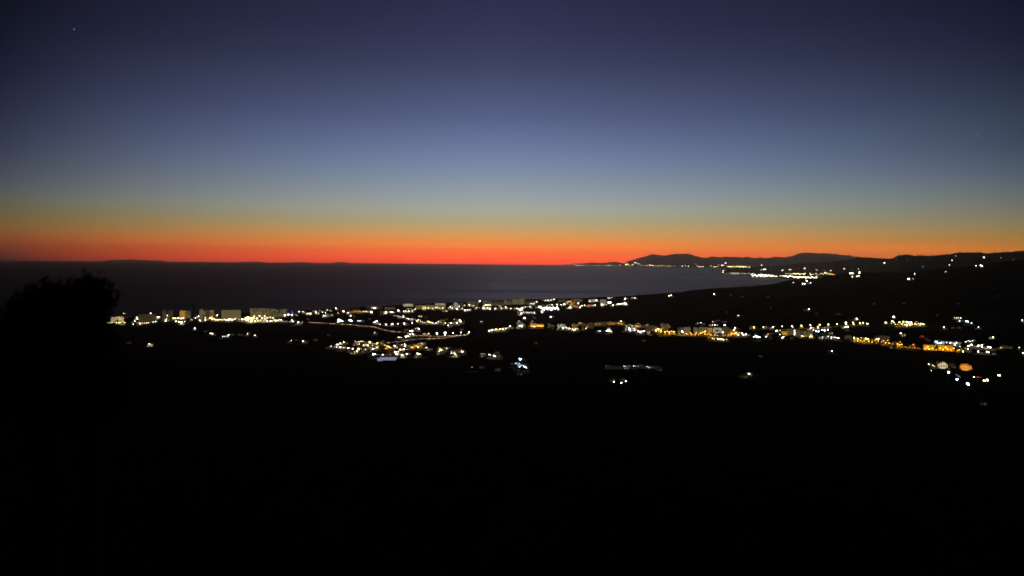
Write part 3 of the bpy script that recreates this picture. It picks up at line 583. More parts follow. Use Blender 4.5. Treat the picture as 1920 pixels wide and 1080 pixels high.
# lit building fronts: (kind, x0, x1, top, base) in sixths of a photograph pixel from the origin, wall colour, pane glow standing in for lamp-lit walls, share of glowing panes, label
BLOCKS = [
 (160, 530, 296, 426, 384, 452, 'cream', 'y', .4, 'low glowing apartment block beside the dark tree at the shore'),
 (160, 530, 612, 780, 358, 452, 'ochre', 'd', .6, 'dim brown apartment block with a brightly lit roof terrace'),
 (160, 530, 866, 906, 312, 440, 'grey', 'd', .6, 'narrow grey tower, left one of the close pair'),
 (160, 530, 936, 982, 316, 436, 'ochre', 'd', .6, 'narrow brown tower, right one of the close pair'),
 (160, 530, 1064, 1124, 314, 420, 'ochre', 'a', .55, 'orange lit tower block by the sea'),
 (160, 530, 1132, 1182, 318, 400, 'cream', 'o', .45, 'pale block attached behind the orange lit tower'),
 (160, 530, 1286, 1326, 304, 424, 'cream', 'o', .5, 'pale tower at the left of the stepped group'),
 (160, 530, 1344, 1400, 308, 416, 'ochre', 'd', .5, 'darker middle tower of the stepped group'),
 (160, 530, 1420, 1446, 310, 410, 'cream', 'o', .8, 'slim pale tower at the right of the stepped group'),
 (160, 530, 1540, 1744, 308, 404, 'cream', 'o', .62, 'long beige slab block standing alone before the sea'),
 (440, 530, 180, 342, 288, 400, 'cream', 'o', .42, 'left wing of the longest olive slab block'),
 (440, 530, 344, 440, 292, 410, 'cream', 'o', .34, 'middle wing of the longest olive slab block'),
 (440, 530, 442, 584, 296, 390, 'cream', 'o', .36, 'right wing of the longest olive slab block'),
 (440, 530, 1190, 1300, 284, 330, 'grey', 'd', .12, 'low dark apartment block with a small red roofed wing by the sea'),
 (440, 530, 1320, 1410, 268, 318, 'ochre', 'd', .10, 'low dark humped block behind the amber shore lamps'),
 (440, 530, 1490, 1660, 262, 300, 'grey', 'd', .14, 'long low dark block before the grey sea'),
 (440, 530, 1690, 1800, 276, 302, 'cream', 'o', .35, 'low block with a pale lit front near the shore'),
 (720, 530, 218, 330, 238, 268, 'cream', 'w', .55, 'pale lit low block left of the yellow shore strip'),
 (720, 530, 354, 440, 256, 300, 'cream', 'o', .7, 'yellow green lit hotel front, left part of the strip'),
 (720, 530, 444, 566, 254, 300, 'cream', 'o', .9, 'yellow green lit hotel front, middle part of the strip'),
 (720, 530, 570, 690, 256, 292, 'cream', 'o', .6, 'yellow green lit hotel front, right part of the strip'),
 (720, 530, 576, 692, 232, 252, 'white', 'w', .5, 'thin pale lit block behind the yellow green strip'),
 (720, 530, 784, 832, 226, 290, 'white', 'w', .3, 'white block on the shore with bright balconies'),
 (720, 530, 846, 892, 232, 284, 'grey', 'd', .4, 'grey block right of the white shore block'),
 (720, 530, 930, 1060, 206, 262, 'cream', 'o', .26, 'wide dim olive block on the shore'),
 (720, 530, 1110, 1200, 206, 262, 'cream', 'o', .35, 'olive block beside the single bright shore lamp'),
 (720, 530, 1206, 1350, 214, 262, 'cream', 'd', .6, 'long dim block right of the bright shore lamp'),
 (720, 530, 1356, 1432, 206, 250, 'cream', 'o', .4, 'olive block left of the tower group by the sea'),
 (720, 530, 1440, 1510, 190, 244, 'cream', 'o', .8, 'left olive tower of the group standing above the shore town'),
 (720, 530, 1514, 1580, 178, 246, 'cream', 'o', .8, 'right olive tower of the group standing above the shore town'),
 (720, 530, 1590, 1700, 208, 246, 'grey', 'd', .4, 'dim block right of the olive tower group'),
 (940, 530, 640, 730, 190, 222, 'cream', 'o', .25, 'low olive block behind the floodlit pitch'),
 (940, 530, 790, 910, 184, 214, 'cream', 'o', .4, 'pale low block right of the floodlit pitch'),
 (940, 530, 982, 1060, 188, 220, 'white', 'w', .3, 'white lit block near the right end of the shore town'),
 (940, 530, 1110, 1180, 190, 262, 'white', 'w', .16, 'white block with cold lamps at the end of the town'),
 (940, 530, 184, 244, 450, 508, 'white', 'w', .35, 'pale house block at the left start of the hillside street'),
 (940, 530, 320, 392, 456, 508, 'ochre', 'a', .6, 'amber lit block, left one near the street start'),
 (940, 530, 400, 478, 466, 508, 'ochre', 'a', .8, 'amber lit block, right one near the street start'),
 (940, 530, 520, 550, 466, 510, 'grey', 'd', .6, 'small dim block between the amber and the white blocks'),
 (940, 530, 630, 722, 468, 520, 'white', 'w', .45, 'whitish block behind a single white lamp'),
 (940, 530, 790, 858, 468, 534, 'cream', 'o', .6, 'olive block with a bright lamp at its foot'),
 (940, 530, 900, 962, 462, 520, 'ochre', 'd', .6, 'dim brown block, left of three on the upper street'),
 (940, 530, 976, 1036, 454, 516, 'grey', 'd', .7, 'dim grey block, middle of three on the upper street'),
 (940, 530, 1060, 1180, 446, 490, 'ochre', 'd', .7, 'long dim brown block on the upper street'),
 (940, 530, 1200, 1370, 446, 478, 'ochre', 'a', .28, 'long low block with an amber roof line'),
 (940, 530, 1390, 1478, 474, 550, 'white', 'w', .35, 'white block glaring above the white yard'),
 (940, 530, 1620, 1730, 486, 552, 'ochre', 'd', .6, 'brown block right of the white yard'),
 (940, 530, 1790, 1884, 464, 526, 'cream', 'o', .5, 'olive block above the left end of the amber wall'),
 (1140, 530, 786, 850, 506, 556, 'cream', 'o', .4, 'cream apartment block left of the long pale facades'),
 (1140, 530, 856, 926, 502, 572, 'cream', 'o', .6, 'first pale olive facade over the amber wall'),
 (1140, 530, 960, 1020, 506, 572, 'ochre', 'o', .5, 'second brown olive facade over the amber wall'),
 (1140, 530, 1026, 1110, 500, 570, 'cream', 'o', .55, 'third olive facade, widest over the amber wall'),
 (1140, 530, 1116, 1172, 508, 572, 'ochre', 'a', .45, 'brown amber facade left of the grey block'),
 (1140, 530, 1184, 1280, 506, 576, 'grey', 'w', .4, 'grey white apartment block over the amber wall'),
 (1140, 530, 1284, 1372, 508, 580, 'cream', 'd', .9, 'dim cream block right of the grey white block'),
 (1140, 530, 1374, 1460, 542, 586, 'ochre', 'a', .6, 'low amber lit block at the right end of the wall'),
 (1400, 560, 392, 462, 366, 414, 'ochre', 'a', .6, 'amber brown block under the curving street'),
 (1400, 560, 468, 528, 352, 414, 'cream', 'd', .8, 'dim cream block under the curving street'),
 (1400, 560, 548, 640, 360, 424, 'cream', 'o', .4, 'olive apartment block under the curving street'),
 (1400, 560, 646, 740, 364, 432, 'cream', 'o', .5, 'pale apartment block at the right end under the curving street'),
 (1400, 560, 1104, 1174, 416, 456, 'ochre', 'd', .8, 'small dim brown house block left of the amber road'),
 (1400, 560, 1440, 1500, 424, 470, 'grey', 'd', .4, 'dim block behind the amber road'),
 (1400, 560, 1506, 1602, 420, 464, 'grey', 'd', .6, 'wide dim grey block behind the amber road'),
 (1400, 560, 1636, 1690, 490, 526, 'ochre', 'd', .6, 'low brown block at the middle of the amber road'),
 (1600, 580, 796, 906, 400, 462, 'ochre', 'A', .97, 'amber lit warehouse, left one of two beside the road'),
 (1600, 580, 962, 1110, 404, 468, 'ochre', 'A', .97, 'amber lit warehouse, right one of two beside the road'),
 (1600, 580, 914, 1010, 356, 398, 'white', 'c', .4, 'bluish white lit warehouse, left part of the long row'),
 (1600, 580, 1014, 1120, 364, 392, 'white', 'c', .55, 'bluish white lit warehouse, middle part of the long row'),
 (1600, 580, 1124, 1198, 370, 404, 'white', 'c', .3, 'bluish white lit warehouse, right part of the long row'),
 (1600, 580, 1664, 1780, 418, 442, 'cream', 'd', .8, 'dim olive shed at the far right edge'),
 (440, 530, 1626, 1680, 664, 716, 'cream', 'o', .4, 'pale block in the middle of the yellow village'),
 (720, 530, 130, 196, 694, 728, 'white', 'd', .9, 'dim white block in the yellow village'),
 (720, 530, 292, 424, 696, 746, 'cream', 'a', .5, 'reddish lit terrace of the yellow village'),
 (720, 530, 600, 700, 736, 784, 'cream', 'd', .4, 'dim greenish block right of the yellow village'),
 (720, 530, 776, 900, 752, 804, 'ochre', 'd', .5, 'dim brown block with a bright lamp right of the village'),
]
# ------------------------------------------------------------------ extra light lists
LIGHTS += [
 ('round the floodlit pitch', 940, 530, 0, '426 272 f 26;446 282 f 28;466 296 f 34;486 290 f 44;510 284 f 40;520 298 f 40;546 286 f 44;566 296 f 44;586 284 f 40;606 292 f 40;626 282 f 34;640 300 f 34;480 310 f 24;560 312 f 22;450 322 w 18;462 330 w 14'),
 ('over the teal court', 440, 530, 0, '1172 420 f 34;1190 432 f 40;1212 436 f 26;1296 424 f 36;1312 434 f 34;1164 440 f 22'),
 ('along the grey greenhouse row', 940, 530, 0, '1180 945 c 10;1200 942 d 14;1380 942 c 17;1402 945 c 13;1440 944 c 10;1488 940 c 17;1510 942 c 13;1536 943 c 12;1560 944 d 14;1640 950 c 15;1660 956 c 15;1690 955 c 9;1720 960 d 12;1420 966 c 11;1390 968 c 10;1780 985 d 14'),
]
LC['f'] = (0.93, 1.0, 0.94); LS['f'] = 24; LN['f'] = 'bright white'
m_lamp = {}
for k in LC:
    for lv, mul in enumerate((0.3, 0.6, 1.0)):
        m_lamp[k, lv] = emat(LN[k].replace(' ', '_') + '_lamp_light', LC[k], LS[k] * mul)


def level(s): return 0 if s < 14.5 else 1 if s < 21 else 2


ROADS = [   # name, origin, line, half width, lamp colour, lamp size, spacing
 (440, 530, '838 451;940 454;1040 460;1130 464;1250 473;1340 476;1400 488;1500 493;1575 501;1640 523;1720 543;1800 556;1900 560;1960 574;1996 590', 7, 'o', 10.5, 10, 'along the pale lit coast road'),
 (720, 530, '320 602;430 598;500 602;600 607;730 603;850 597;930 587;960 572', 8, 'o', 9.0, 10, 'on the upper carriageway of the motorway'),
 (720, 530, '30 682;100 673;170 666;250 656;330 646;400 637;450 634;600 633;720 619;800 606;920 590', 8, 'o', 9.0, 11, 'on the lower carriageway of the motorway'),
 (1400, 560, '380 352;560 347;700 337;850 328;1000 318;1100 307;1260 298', 5, 'a', 9.0, 16, 'under the curving street'),
 (1400, 560, '1190 478;1300 494;1420 500;1550 523;1700 543;1800 553;1920 561;2000 572;2150 586;2300 596;2440 602', 7, 'a', 12.0, 13, 'along the amber road'),
 (1140, 530, '556 588;640 592;760 590;880 598;1100 601;1300 603;1450 601;1560 592', 6, 'a', 11.0, 15, 'along the amber wall'),
 (160, 530, '236 456;300 455;420 455', 5, 'y', 11.0, 14, 'on the lit promenade at the far left'),
 (440, 530, '40 436;180 446;300 440;420 438;540 438;640 445', 5, 'y', 11.0, 16, 'at the foot of the olive slab block'),
 (940, 530, '880 458;960 470;1060 478;1180 462;1360 470;1460 494;1560 498;1720 502', 4, 'a', 8.5, 20, 'on the upper hillside street'),
]

# ------------------------------------------------------------------ roads
def dist(p): return depth(p)


for ox, oy, line, hw, colr, size, gap, place in ROADS:
    pts = [tuple(float(v) for v in p.split()) for p in line.split(';')]
    P = []
    for (xa, ya), (xb, yb) in zip(pts[:-1], pts[1:]):
        n = max(2, int(math.hypot(xb - xa, yb - ya) / 6))
        for k in range(n):
            u = k / n
            p, _ = land(ox + (xa + (xb - xa) * u) / 6, oy + (ya + (yb - ya) * u) / 6)
            P.append(p)
    # smooth in plan and resample every 12 m
    xy = np.array([(p.x, p.y) for p in P])
    for _ in range(5):
        xy[1:-1] = (xy[:-2] + 2 * xy[1:-1] + xy[2:]) / 4
    seg = np.concatenate([[0], np.cumsum(np.hypot(*np.diff(xy, axis=0).T))])
    tt = np.arange(0, seg[-1], 12.0)
    xs, ys = np.interp(tt, seg, xy[:, 0]), np.interp(tt, seg, xy[:, 1])
    if len(tt) < 2: continue
    mb = MB()
    for i in range(len(tt)):
        j0, j1 = max(0, i - 1), min(len(tt) - 1, i + 1)
        dx, dy = xs[j1] - xs[j0], ys[j1] - ys[j0]; l = math.hypot(dx, dy) or 1
        nx, ny = -dy / l, dx / l
        for s in (-1, 0, 1):
            x, y = xs[i] + nx * hw * s, ys[i] + ny * hw * s
            mb.v.append((x, y, zat(x, y) + 0.7))
    for i in range(len(tt) - 1):
        for s in range(2):
            a = i * 3 + s
            mb.f.append((a, a + 1, a + 4, a + 3)); mb.m.append(0)
    tag(link('road', mb.mesh('road', [m_asph], True)), kind='structure')
    # small lamps beside it
    L2 = []
    tot = 0; acc = 0.0
    for (xa, ya), (xb, yb) in zip(pts[:-1], pts[1:]):
        ln = math.hypot(xb - xa, yb - ya); u = acc
        while u < ln:
            x, y = xa + (xb - xa) * u / ln, ya + (yb - ya) * u / ln
            L2.append(f'{x + random.uniform(-3, 3):.1f} {y - 3 + random.uniform(-1.6, 1.6):.1f} {colr} {size * random.uniform(.55, 1.35):.1f}')
            u += gap * random.uniform(.4, 1.6)
        acc = u - ln
    LIGHTS.append((place, ox, oy, 0, ';'.join(L2)))

# ------------------------------------------------------------------ apartment blocks and warehouses
WALLS = {'cream': m_cream, 'ochre': m_ochre, 'grey': m_grey, 'white': m_white}
placed = []     # (x, y, radius)


def free(x, y, r):
    return all((x - a) ** 2 + (y - b) ** 2 > (r + c) ** 2 for a, b, c in placed)


def face(az): return -az


def make_block(x0, x1, yt, yb, wall, win, share, label):
    xm = (x0 + x1) / 2
    p, up = land(xm, yb)
    d = dist(p)
    W = max(9.0, (x1 - x0) / F * d); H = max(5.0, (yb + up - yt) / F * d)
    D = min(15.0, max(9.0, W * .5))
    az = math.atan2(p.x, p.y)
    o = empty('warehouse' if 'warehouse' in label or 'shed' in label else 'apartment_block', p, face(az) + random.uniform(-.12, .12))
    tag(o, label, 'warehouse' if 'warehouse' in label or 'shed' in label else 'apartment block')
    nf = max(2, round(H / 3.1)); fh = H / nf
    nc = max(2, round(W / 3.6)); cw = W / nc
    wb = MB().box(-W / 2, W / 2, 0, D, -4, H - .6); link('wall', wb.mesh('wall', [WALLS[wall]]), o)
    rb = MB().box(-W / 2 - .15, W / 2 + .15, -.15, D + .15, H - .6, H)
    hx = random.uniform(-.3, .3) * W
    rf = link('roof', rb.mesh('roof', [m_grey]), o)
    hb = MB().box(hx - 1.8, hx + 1.8, D * .4, D * .4 + 3.5, H + .003, H + 2.6).box(hx + 3, hx + 4.2, D * .5, D * .5 + 1, H + .003, H + 1.4)
    link('stair_hut', hb.mesh('stair_hut', [WALLS[wall]]), rf)
    lit, dk, bal, rail = MB(), MB(), MB(), MB()
    r_ = random.Random(int(x0 * 131 + yb * 17))
    for f in range(nf):
        for c in range(nc):
            cx = -W / 2 + (c + .5) * cw; z0 = f * fh + fh * .16; z1 = f * fh + fh * .84
            if f == 0 and c == nc // 2: continue
            t = lit if r_.random() < min(.97, share * 1.6) else dk
            t.box(cx - cw * .36, cx + cw * .36, -.05, .06, z0, z1, 0, ('k',))
        if f and W > 14:
            for c in range(nc):
                if (c // 2) % 2 == 0:
                    cx = -W / 2 + (c + .5) * cw
                    bal.box(cx - cw * .49, cx + cw * .49, -1.3, -.003, f * fh - .1, f * fh + .08, 0)
                    bal.box(cx - cw * .49, cx + cw * .49, -1.3, -1.24, f * fh + .08, f * fh + .62, 0)
    if lit.f: tag(link('facade_glow_pane', lit.mesh('facade_glow_pane', [m_win[win]]), o), kind='stuff')  # glowing panes added so the facades look lit by street lamps
    if dk.f: tag(link('dark_window', dk.mesh('dark_window', [m_dark]), o), kind='stuff')
    if bal.f: tag(link('balcony', bal.mesh('balcony', [WALLS[wall]]), o), kind='stuff')
    cx = -W / 2 + (nc // 2 + .5) * cw
    link('door', MB().box(cx - cw * .3, cx + cw * .3, -.06, .06, 0, fh * .8).mesh('door', [m_door]), o)
    for k in range(max(1, int(W / 14))):
        placed.append((p.x + math.cos(az) * ((k + .5) / max(1, int(W / 14)) - .5) * W, p.y - math.sin(az) * ((k + .5) / max(1, int(W / 14)) - .5) * W, 8))
    return o, p, W, H


for ox, oy, xa, xb, ya, yb, wall, win, share, label in BLOCKS:
    make_block(ox + xa / 6, ox + xb / 6, oy + ya / 6, oy + yb / 6, wall, win, share, label)

# the tall dark tower by the sea: slim, tapering, unlit
p, up = land(363.5, 597)
d = dist(p); H = (597 + up - 567.5) / F * d; Wt = 5.5 / F * d
o = tag(empty('dark_tower', p, face(math.atan2(p.x, p.y))), 'tall slim unlit dark tower rising above the seafront blocks', 'tower')
link('shaft', MB().frust(4, 0, 0, [(Wt * .72, -4), (Wt * .72, H * .55), (Wt * .6, H * .56), (Wt * .56, H * .86)], off=math.pi / 4).mesh('shaft', [m_dark]), o)
link('roof', MB().frust(4, 0, 0, [(Wt * .5, H * .86), (Wt * .36, H * .93), (Wt * .08, H)], off=math.pi / 4).mesh('roof', [m_dark]), o)
tb = MB()
for k in range(9): tb.box(-Wt * .53, Wt * .53, -Wt * .56, -Wt * .51, H * (.06 + .05 * k), H * (.09 + .05 * k))
tag(link('window_band', tb.mesh('window_band', [m_dark]), o), kind='stuff')

# ------------------------------------------------------------------ small houses: four kinds built once, then copied
def house_kind(wall, flat, win, big):
    W, D, H = (12, 9, 6.4) if big else (9.5, 8, 4.2)
    parts = []
    parts.append(('wall', MB().box(-W / 2, W / 2, -D / 2, D / 2, -2.5, H).mesh('wall', [wall])))
    r = MB()
    if flat:
        r.box(-W / 2 - .2, W / 2 + .2, -D / 2 - .2, D / 2 + .2, H + .003, H + .5)
        r.box(-W * .2, W * .12, 0, D * .3, H + .503, H + 2.4)
    else:
        e = .5; b = len(r.v)
        r.v += [(-W / 2 - e, -D / 2 - e, H + .004), (W / 2 + e, -D / 2 - e, H + .004), (W / 2 + e, D / 2 + e, H + .004), (-W / 2 - e, D / 2 + e, H + .004),
                (-W / 2 + 2.2, 0, H + 2.1), (W / 2 - 2.2, 0, H + 2.1)]
        for f in ((0, 1, 5, 4), (1, 2, 5), (2, 3, 4, 5), (3, 0, 4), (3, 2, 1, 0)):
            r.f.append(tuple(b + i for i in f)); r.m.append(0)
        r.box(W * .2, W * .2 + .9, .4, 1.3, H + 1.2, H + 3.0)
    parts.append(('roof', r.mesh('roof', [m_white if flat else m_tile])))
    parts.append(('door', MB().box(-.55, .55, -D / 2 - .06, -D / 2 + .06, 0, 2.2).mesh('door', [m_door])))
    for fl in range(2 if big else 1):
        for sx in (-1, 1):
            cx = sx * W * .3; z = 1.0 + fl * 2.9
            parts.append(('window', MB().box(cx - 1.1, cx + 1.1, -D / 2 - .05, -D / 2 + .06, z, z + 1.5).mesh('window', [win if (sx > 0 or fl == 0) else m_dark])))
    return parts


HK = [('white house', house_kind(m_white, True, m_dark, False)), ('cream tiled house', house_kind(m_cream, False, m_win['d'], False)),
      ('tall white house', house_kind(m_white, False, m_win['y'], True)), ('tall ochre house', house_kind(m_ochre, True, m_dark, True)),
      ('dim house', house_kind(m_white, False, m_win['h'], True))]
n_house = 0
more = []
houses = {}     # (place, kind) -> list of (px, root)


def put_house(x, y, kind, place, px):
    global n_house
    if not free(x, y, 6.5): return None
    if n_house >= 290:
        more.append((x, y)); placed.append((x, y, 6.5)); return None
    placed.append((x, y, 6.5)); n_house += 1
    az = math.atan2(x, y)
    o = empty('house', (x, y, zat(x, y)), face(az) + random.uniform(-.6, .6))
    if kind == 4: k_ = random.uniform(.5, .8); o.scale = (k_, k_, k_)
    for nm, me in HK[kind][1]: link(nm, me, o)
    houses.setdefault((place, kind), []).append((px, o))
    return o


# ------------------------------------------------------------------ lamps
post_me = MB().frust(8, 0, 0, [(.32, -1.5), (.32, .4), (.2, .6), (.13, 5), (.09, 9)]).mesh('post', [m_pole])
head_me = {}
for k in m_lamp:
    hb = MB().frust(8, 0, 0, [(.55, -.95), (.7, -.9), (1.0, -.3), (1.0, .35), (.78, .8), (.2, .95)], [0, 1, 1, 1, 0])
    head_me[k] = hb.mesh('lamp_head', [m_pole, m_lamp[k]])
mast_me = MB().frust(6, 0, 0, [(.4, -1.5), (.4, .5), (.2, 7), (.13, 14)]).mesh('mast', [m_pole])
panel_me = {}
for k in m_lamp:
    hb = MB().box(-1.0, 1.0, -.25, .3, -.85, .85, 0, ('f',))
    hb.poly([(-1.0, -.25, -.85), (1.0, -.25, -.85), (1.0, -.25, .85), (-1.0, -.25, .85)], 1)
    panel_me[k] = hb.mesh('lamp_panel', [m_pole, m_lamp[k]])
KR = 0.135      # radius of a lamp's glowing head against its size in the picture
jobs = []
# the carpet of fainter lights between the measured ones
rf = random.Random(21)
for li in range(len(LIGHTS)):
    place, ox, oy, hp, items = LIGHTS[li]
    if hp < .15 or 'slope' in place or 'plain' in place or 'ridge' in place or 'field' in place or 'farm' in place: continue
    extra = []
    for it in items.split(';'):
        a = it.split()
        if a[2] in 'wya':
            for _ in range(4 if 'amber' in place or 'street' in place else 3):
                k = rf.choice((a[2], a[2], 'o', 'y', 'a' if a[2] == 'a' else 'w')) if 'amber' not in place else rf.choice('aaao')
                extra.append(f'{float(a[0]) + rf.gauss(0, 17):.1f} {float(a[1]) + rf.gauss(0, 5):.1f} {k} {rf.uniform(5.5, 11):.1f}')
    LIGHTS.append((place, ox, oy, hp * .3, ';'.join(extra)))
for place, ox, oy, hp, items in LIGHTS:
    for it in items.split(';'):
        a = it.split(); x, y, c, s = float(a[0]), float(a[1]), a[2], float(a[3])
        px, py = ox + x / 6, oy + y / 6
        if c == 'd':
            p, up = land(px, py + 1)
            put_house(p.x, p.y, 4, place, px)
            if s < 15: continue
        p, up = land(px, py); d = dist(p)
        R = s / 6 * KR * d / F * (.85 if ('ridge' in place or 'slope' in place or 'plain' in place) else 1.0)
        h0 = (14.0 if c in 'cf' else 9.0) if R > 1.0 else 7.0
        h0 = max(h0, R + 2.5)
        p2, up2 = land(px, py + h0 * F / d)
        h = h0
        if up2 > 0:
            d2 = dist(p2); h = h0 + up2 / F * d2
        base = p2
        jobs.append([s * (1.35 if c in 'cf' else 1), place, px, c, base, h, R, hp])
jobs.sort(key=lambda j: -j[0])
lamps = {}
n_lamp = n_flood = 0
small = MB(); small_cols = list(m_lamp)
tree_spots = []
pave = MB()  # pale discs added under the lamps to catch pools of their light
for s, place, px, c, base, h, R, hp in jobs:
    az = math.atan2(base.x, base.y)
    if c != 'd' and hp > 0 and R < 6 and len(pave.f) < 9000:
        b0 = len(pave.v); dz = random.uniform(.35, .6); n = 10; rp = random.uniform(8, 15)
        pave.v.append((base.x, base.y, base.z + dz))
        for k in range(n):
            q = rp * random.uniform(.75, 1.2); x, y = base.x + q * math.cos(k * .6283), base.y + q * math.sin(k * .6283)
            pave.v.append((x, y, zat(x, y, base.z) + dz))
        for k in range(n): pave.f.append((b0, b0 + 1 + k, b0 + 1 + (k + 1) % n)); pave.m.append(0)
    flood = c in 'cf' or (c == 'w' and s > 40)
    if c != 'd' and hp and random.random() < min(.9, hp * 1.7):
        q = random.uniform(-9, 9); e = R + random.uniform(7, 12)
        hx, hy = base.x + math.sin(az) * e + math.cos(az) * q, base.y + math.cos(az) * e - math.sin(az) * q
        rsh = float(np.interp(az, sh_az, sh_r))
        if math.hypot(hx, hy) < rsh - 25: put_house(hx, hy, random.choice([0, 0, 1, 1, 2, 3]), place, px)
    if c != 'd' and hp >= .3 and random.random() < .22: tree_spots.append((place, base, az, R))
    if flood and n_flood < 140:
        n_flood += 1
        o = empty('floodlight', base, face(az) + random.uniform(-.35, .35))
        m = link('mast', mast_me, o); m.scale.z = h / 14
        hd = link('lamp_panel', panel_me[c, level(s / 1.35)], o); hd.location.z = h; hd.scale = (R * 1.05, R, R * 1.05)
        lamps.setdefault((place, c, 'floodlight'), []).append((px, o))
    elif not flood and n_lamp < 300:
        n_lamp += 1
        o = empty('street_lamp', base, random.uniform(0, 6.28))
        m = link('post', post_me, o); m.scale.z = h / 9
        hd = link('lamp_head', head_me[c, level(s)], o); hd.location.z = h; hd.scale = (R, R, R)
        lamps.setdefault((place, c, 'street lamp'), []).append((px, o))
    else:
        ci = small_cols.index((c, level(s) if random.random() < .7 else random.randrange(3)))
        small.frust(4, base.x, base.y, [(.22, base.z - 1), (.1, base.z + h)], len(small_cols), cap=False)
        small.frust(6, base.x, base.y, [(.5 * R, base.z + h - .9 * R), (R, base.z + h - .3 * R), (R, base.z + h + .35 * R), (.3 * R, base.z + h + .95 * R)], ci)
if small.f:
    tag(link('small_street_lamps', small.mesh('small_street_lamps', [m_lamp[k] for k in small_cols] + [m_pole])),
        'small white yellow and amber street lamps strung along the town roads', 'street lamps', kind='stuff')


tag(link('lamp_pool_paving', pave.mesh('lamp_pool_paving', [m_pave])), kind='structure')
if more:
    mb = MB(); rm = random.Random(5)
    for x, y in more:
        a = face(math.atan2(x, y)) + rm.uniform(-.6, .6); ca, sa_ = math.cos(a), math.sin(a); z = zat(x, y); b0 = len(mb.v)
        W, D, H = rm.uniform(8, 12), rm.uniform(7, 9), rm.choice((4.2, 4.4, 6.4)); wi = rm.choice((0, 0, 1, 2))
        mb.box(-W / 2, W / 2, -D / 2, D / 2, -2.5, H, wi)
        mb.box(-W / 2 - .3, W / 2 + .3, -D / 2 - .3, D / 2 + .3, H + .01, H + .5, 3 if wi else 0)
        mb.box(-W * .3, -W * .3 + 1.6, -D / 2 - .06, -D / 2 + .05, 1, 2.4, 4 if rm.random() < .35 else 5); mb.box(W * .15, W * .15 + 1.0, -D / 2 - .06, -D / 2 + .05, 0, 2.1, 5)
        for i in range(b0, len(mb.v)):
            q = mb.v[i]; mb.v[i] = (x + q[0] * ca - q[1] * sa_, y + q[0] * sa_ + q[1] * ca, z + q[2])
    tag(link('small_houses', mb.mesh('small_houses', [m_white, m_cream, m_ochre, m_tile, m_win['y'], m_dark])), 'small pale houses packed between the street lamps of the towns', 'houses', kind='stuff')


def label_row(items, what, cat, place, plural):
    """one label each, told apart by the order along the row; long rows are cut at landmarks twenty apart"""
    items.sort(key=lambda t: t[0]); n = len(items)
    for i, (px, o) in enumerate(items):
        if n <= 20: lab = ordinal(i, n, what, place)
        else:
            j = i if i < n / 2 else n - 1 - i
            side = 'left' if i < n / 2 else 'right'
            lab = f'{ORD[min(j, 19)]} {what} from the {side} {place}'
        tag(o, lab, cat, f'{plural} {place}')


for (place, c, kind), items in lamps.items():
    label_row(items, f'{LN[c]} {kind}', kind, place, kind + 's')
for (place, kind), items in houses.items():
    label_row(items, HK[kind][0], 'house', place, 'houses')

# ------------------------------------------------------------------ floodlit ground: pitch, teal court
def slab(name, px, py, W, D, mat, label, cat, lift=.9, lines=None):
    p, _ = land(px, py)
    az = math.atan2(p.x, p.y)
    o = tag(empty(name, p + Vector((0, 0, lift)), face(az)), label, cat)
    link('playing_surface', MB().box(-W / 2, W / 2, -D / 2, D / 2, -1.5, 0).mesh('playing_surface', [mat]), o)
    if lines:
        lb = MB()
        for x in (-W * .47, 0, W * .47): lb.box(x - .15, x + .15, -D * .46, D * .46, .004, .012)
        for y in (-D * .47, D * .47): lb.box(-W * .475, W * .475, y - .15, y + .15, .014, .02)
        link('marking', lb.mesh('marking', [m_white]), o)
    fb = MB()
    for k in range(int(W / 6) + 1):
        x = -W / 2 + 6 * k
        fb.box(x - .06, x + .06, D / 2 + .3, D / 2 + .42, -1, 4)
    fb.box(-W / 2, W / 2, D / 2 + .34, D / 2 + .38, .2, 3.9)
    link('fence', fb.mesh('fence', [m_pole]), o)
    return o


slab('football_pitch', 1030, 582.5, 100, 70, m_turf, 'brilliantly floodlit football pitch in the shore town', 'football pitch', lines=True)
slab('tennis_court', 646, 604, 62, 36, m_court, 'floodlit teal sports court beside the pale coast road', 'sports court', lines=True)

# ------------------------------------------------------------------ greenhouses
m_lav = emat('lavender_film_painted_glow', lin((146, 146, 184))[:3], 0.7)  # brightness put into the film as emission, no lamp inside
m_fdim = emat('dim_film_painted_glow', (0.05, 0.052, 0.05), 0.16)  # faint glow put into the film in place of its weak reflection


def greenhouse(x0, x1, yt, yb, glow, label, bays, D, group=None):
    p, up = land((x0 + x1) / 2, yb); d = dist(p)
    W = (x1 - x0) / F * d; H = max(3.0, (yb - yt) / F * d - D * .11)
    az = math.atan2(p.x, p.y)
    o = tag(empty('greenhouse', p, face(az) + random.uniform(-.06, .06)), label, 'greenhouse', group)
    bw = W / bays
    for k in range(bays):
        a = -W / 2 + k * bw; b_ = MB()
        prof = [(a + .04, -1.5), (a + .04, H * .7)] + [(a + bw * (.5 - .48 * math.cos(t)), H * .7 + H * .3 * math.sin(t)) for t in (.5, 1.1, 1.57, 2.04, 2.64)] + [(a + bw - .04, H * .7), (a + bw - .04, -1.5)]
        n = len(prof)
        for yy in (0, D):
            for q in prof: b_.v.append((q[0], yy, q[1]))
        b_.f.append(tuple(range(n))); b_.m.append(0)
        b_.f.append(tuple(reversed(range(n, 2 * n)))); b_.m.append(0)
        for i in range(n - 1): b_.f.append((i, n + i, n + i + 1, i + 1)); b_.m.append(0)
        link('roof_bay', b_.mesh('roof_bay', [glow]), o)
    fr = MB()
    for k in range(bays + 1):
        x = -W / 2 + k * bw; fr.box(x - .07, x + .07, -.12, -.004, -1, H * .72)
    link('frame', fr.mesh('frame', [m_pole]), o)
    return o


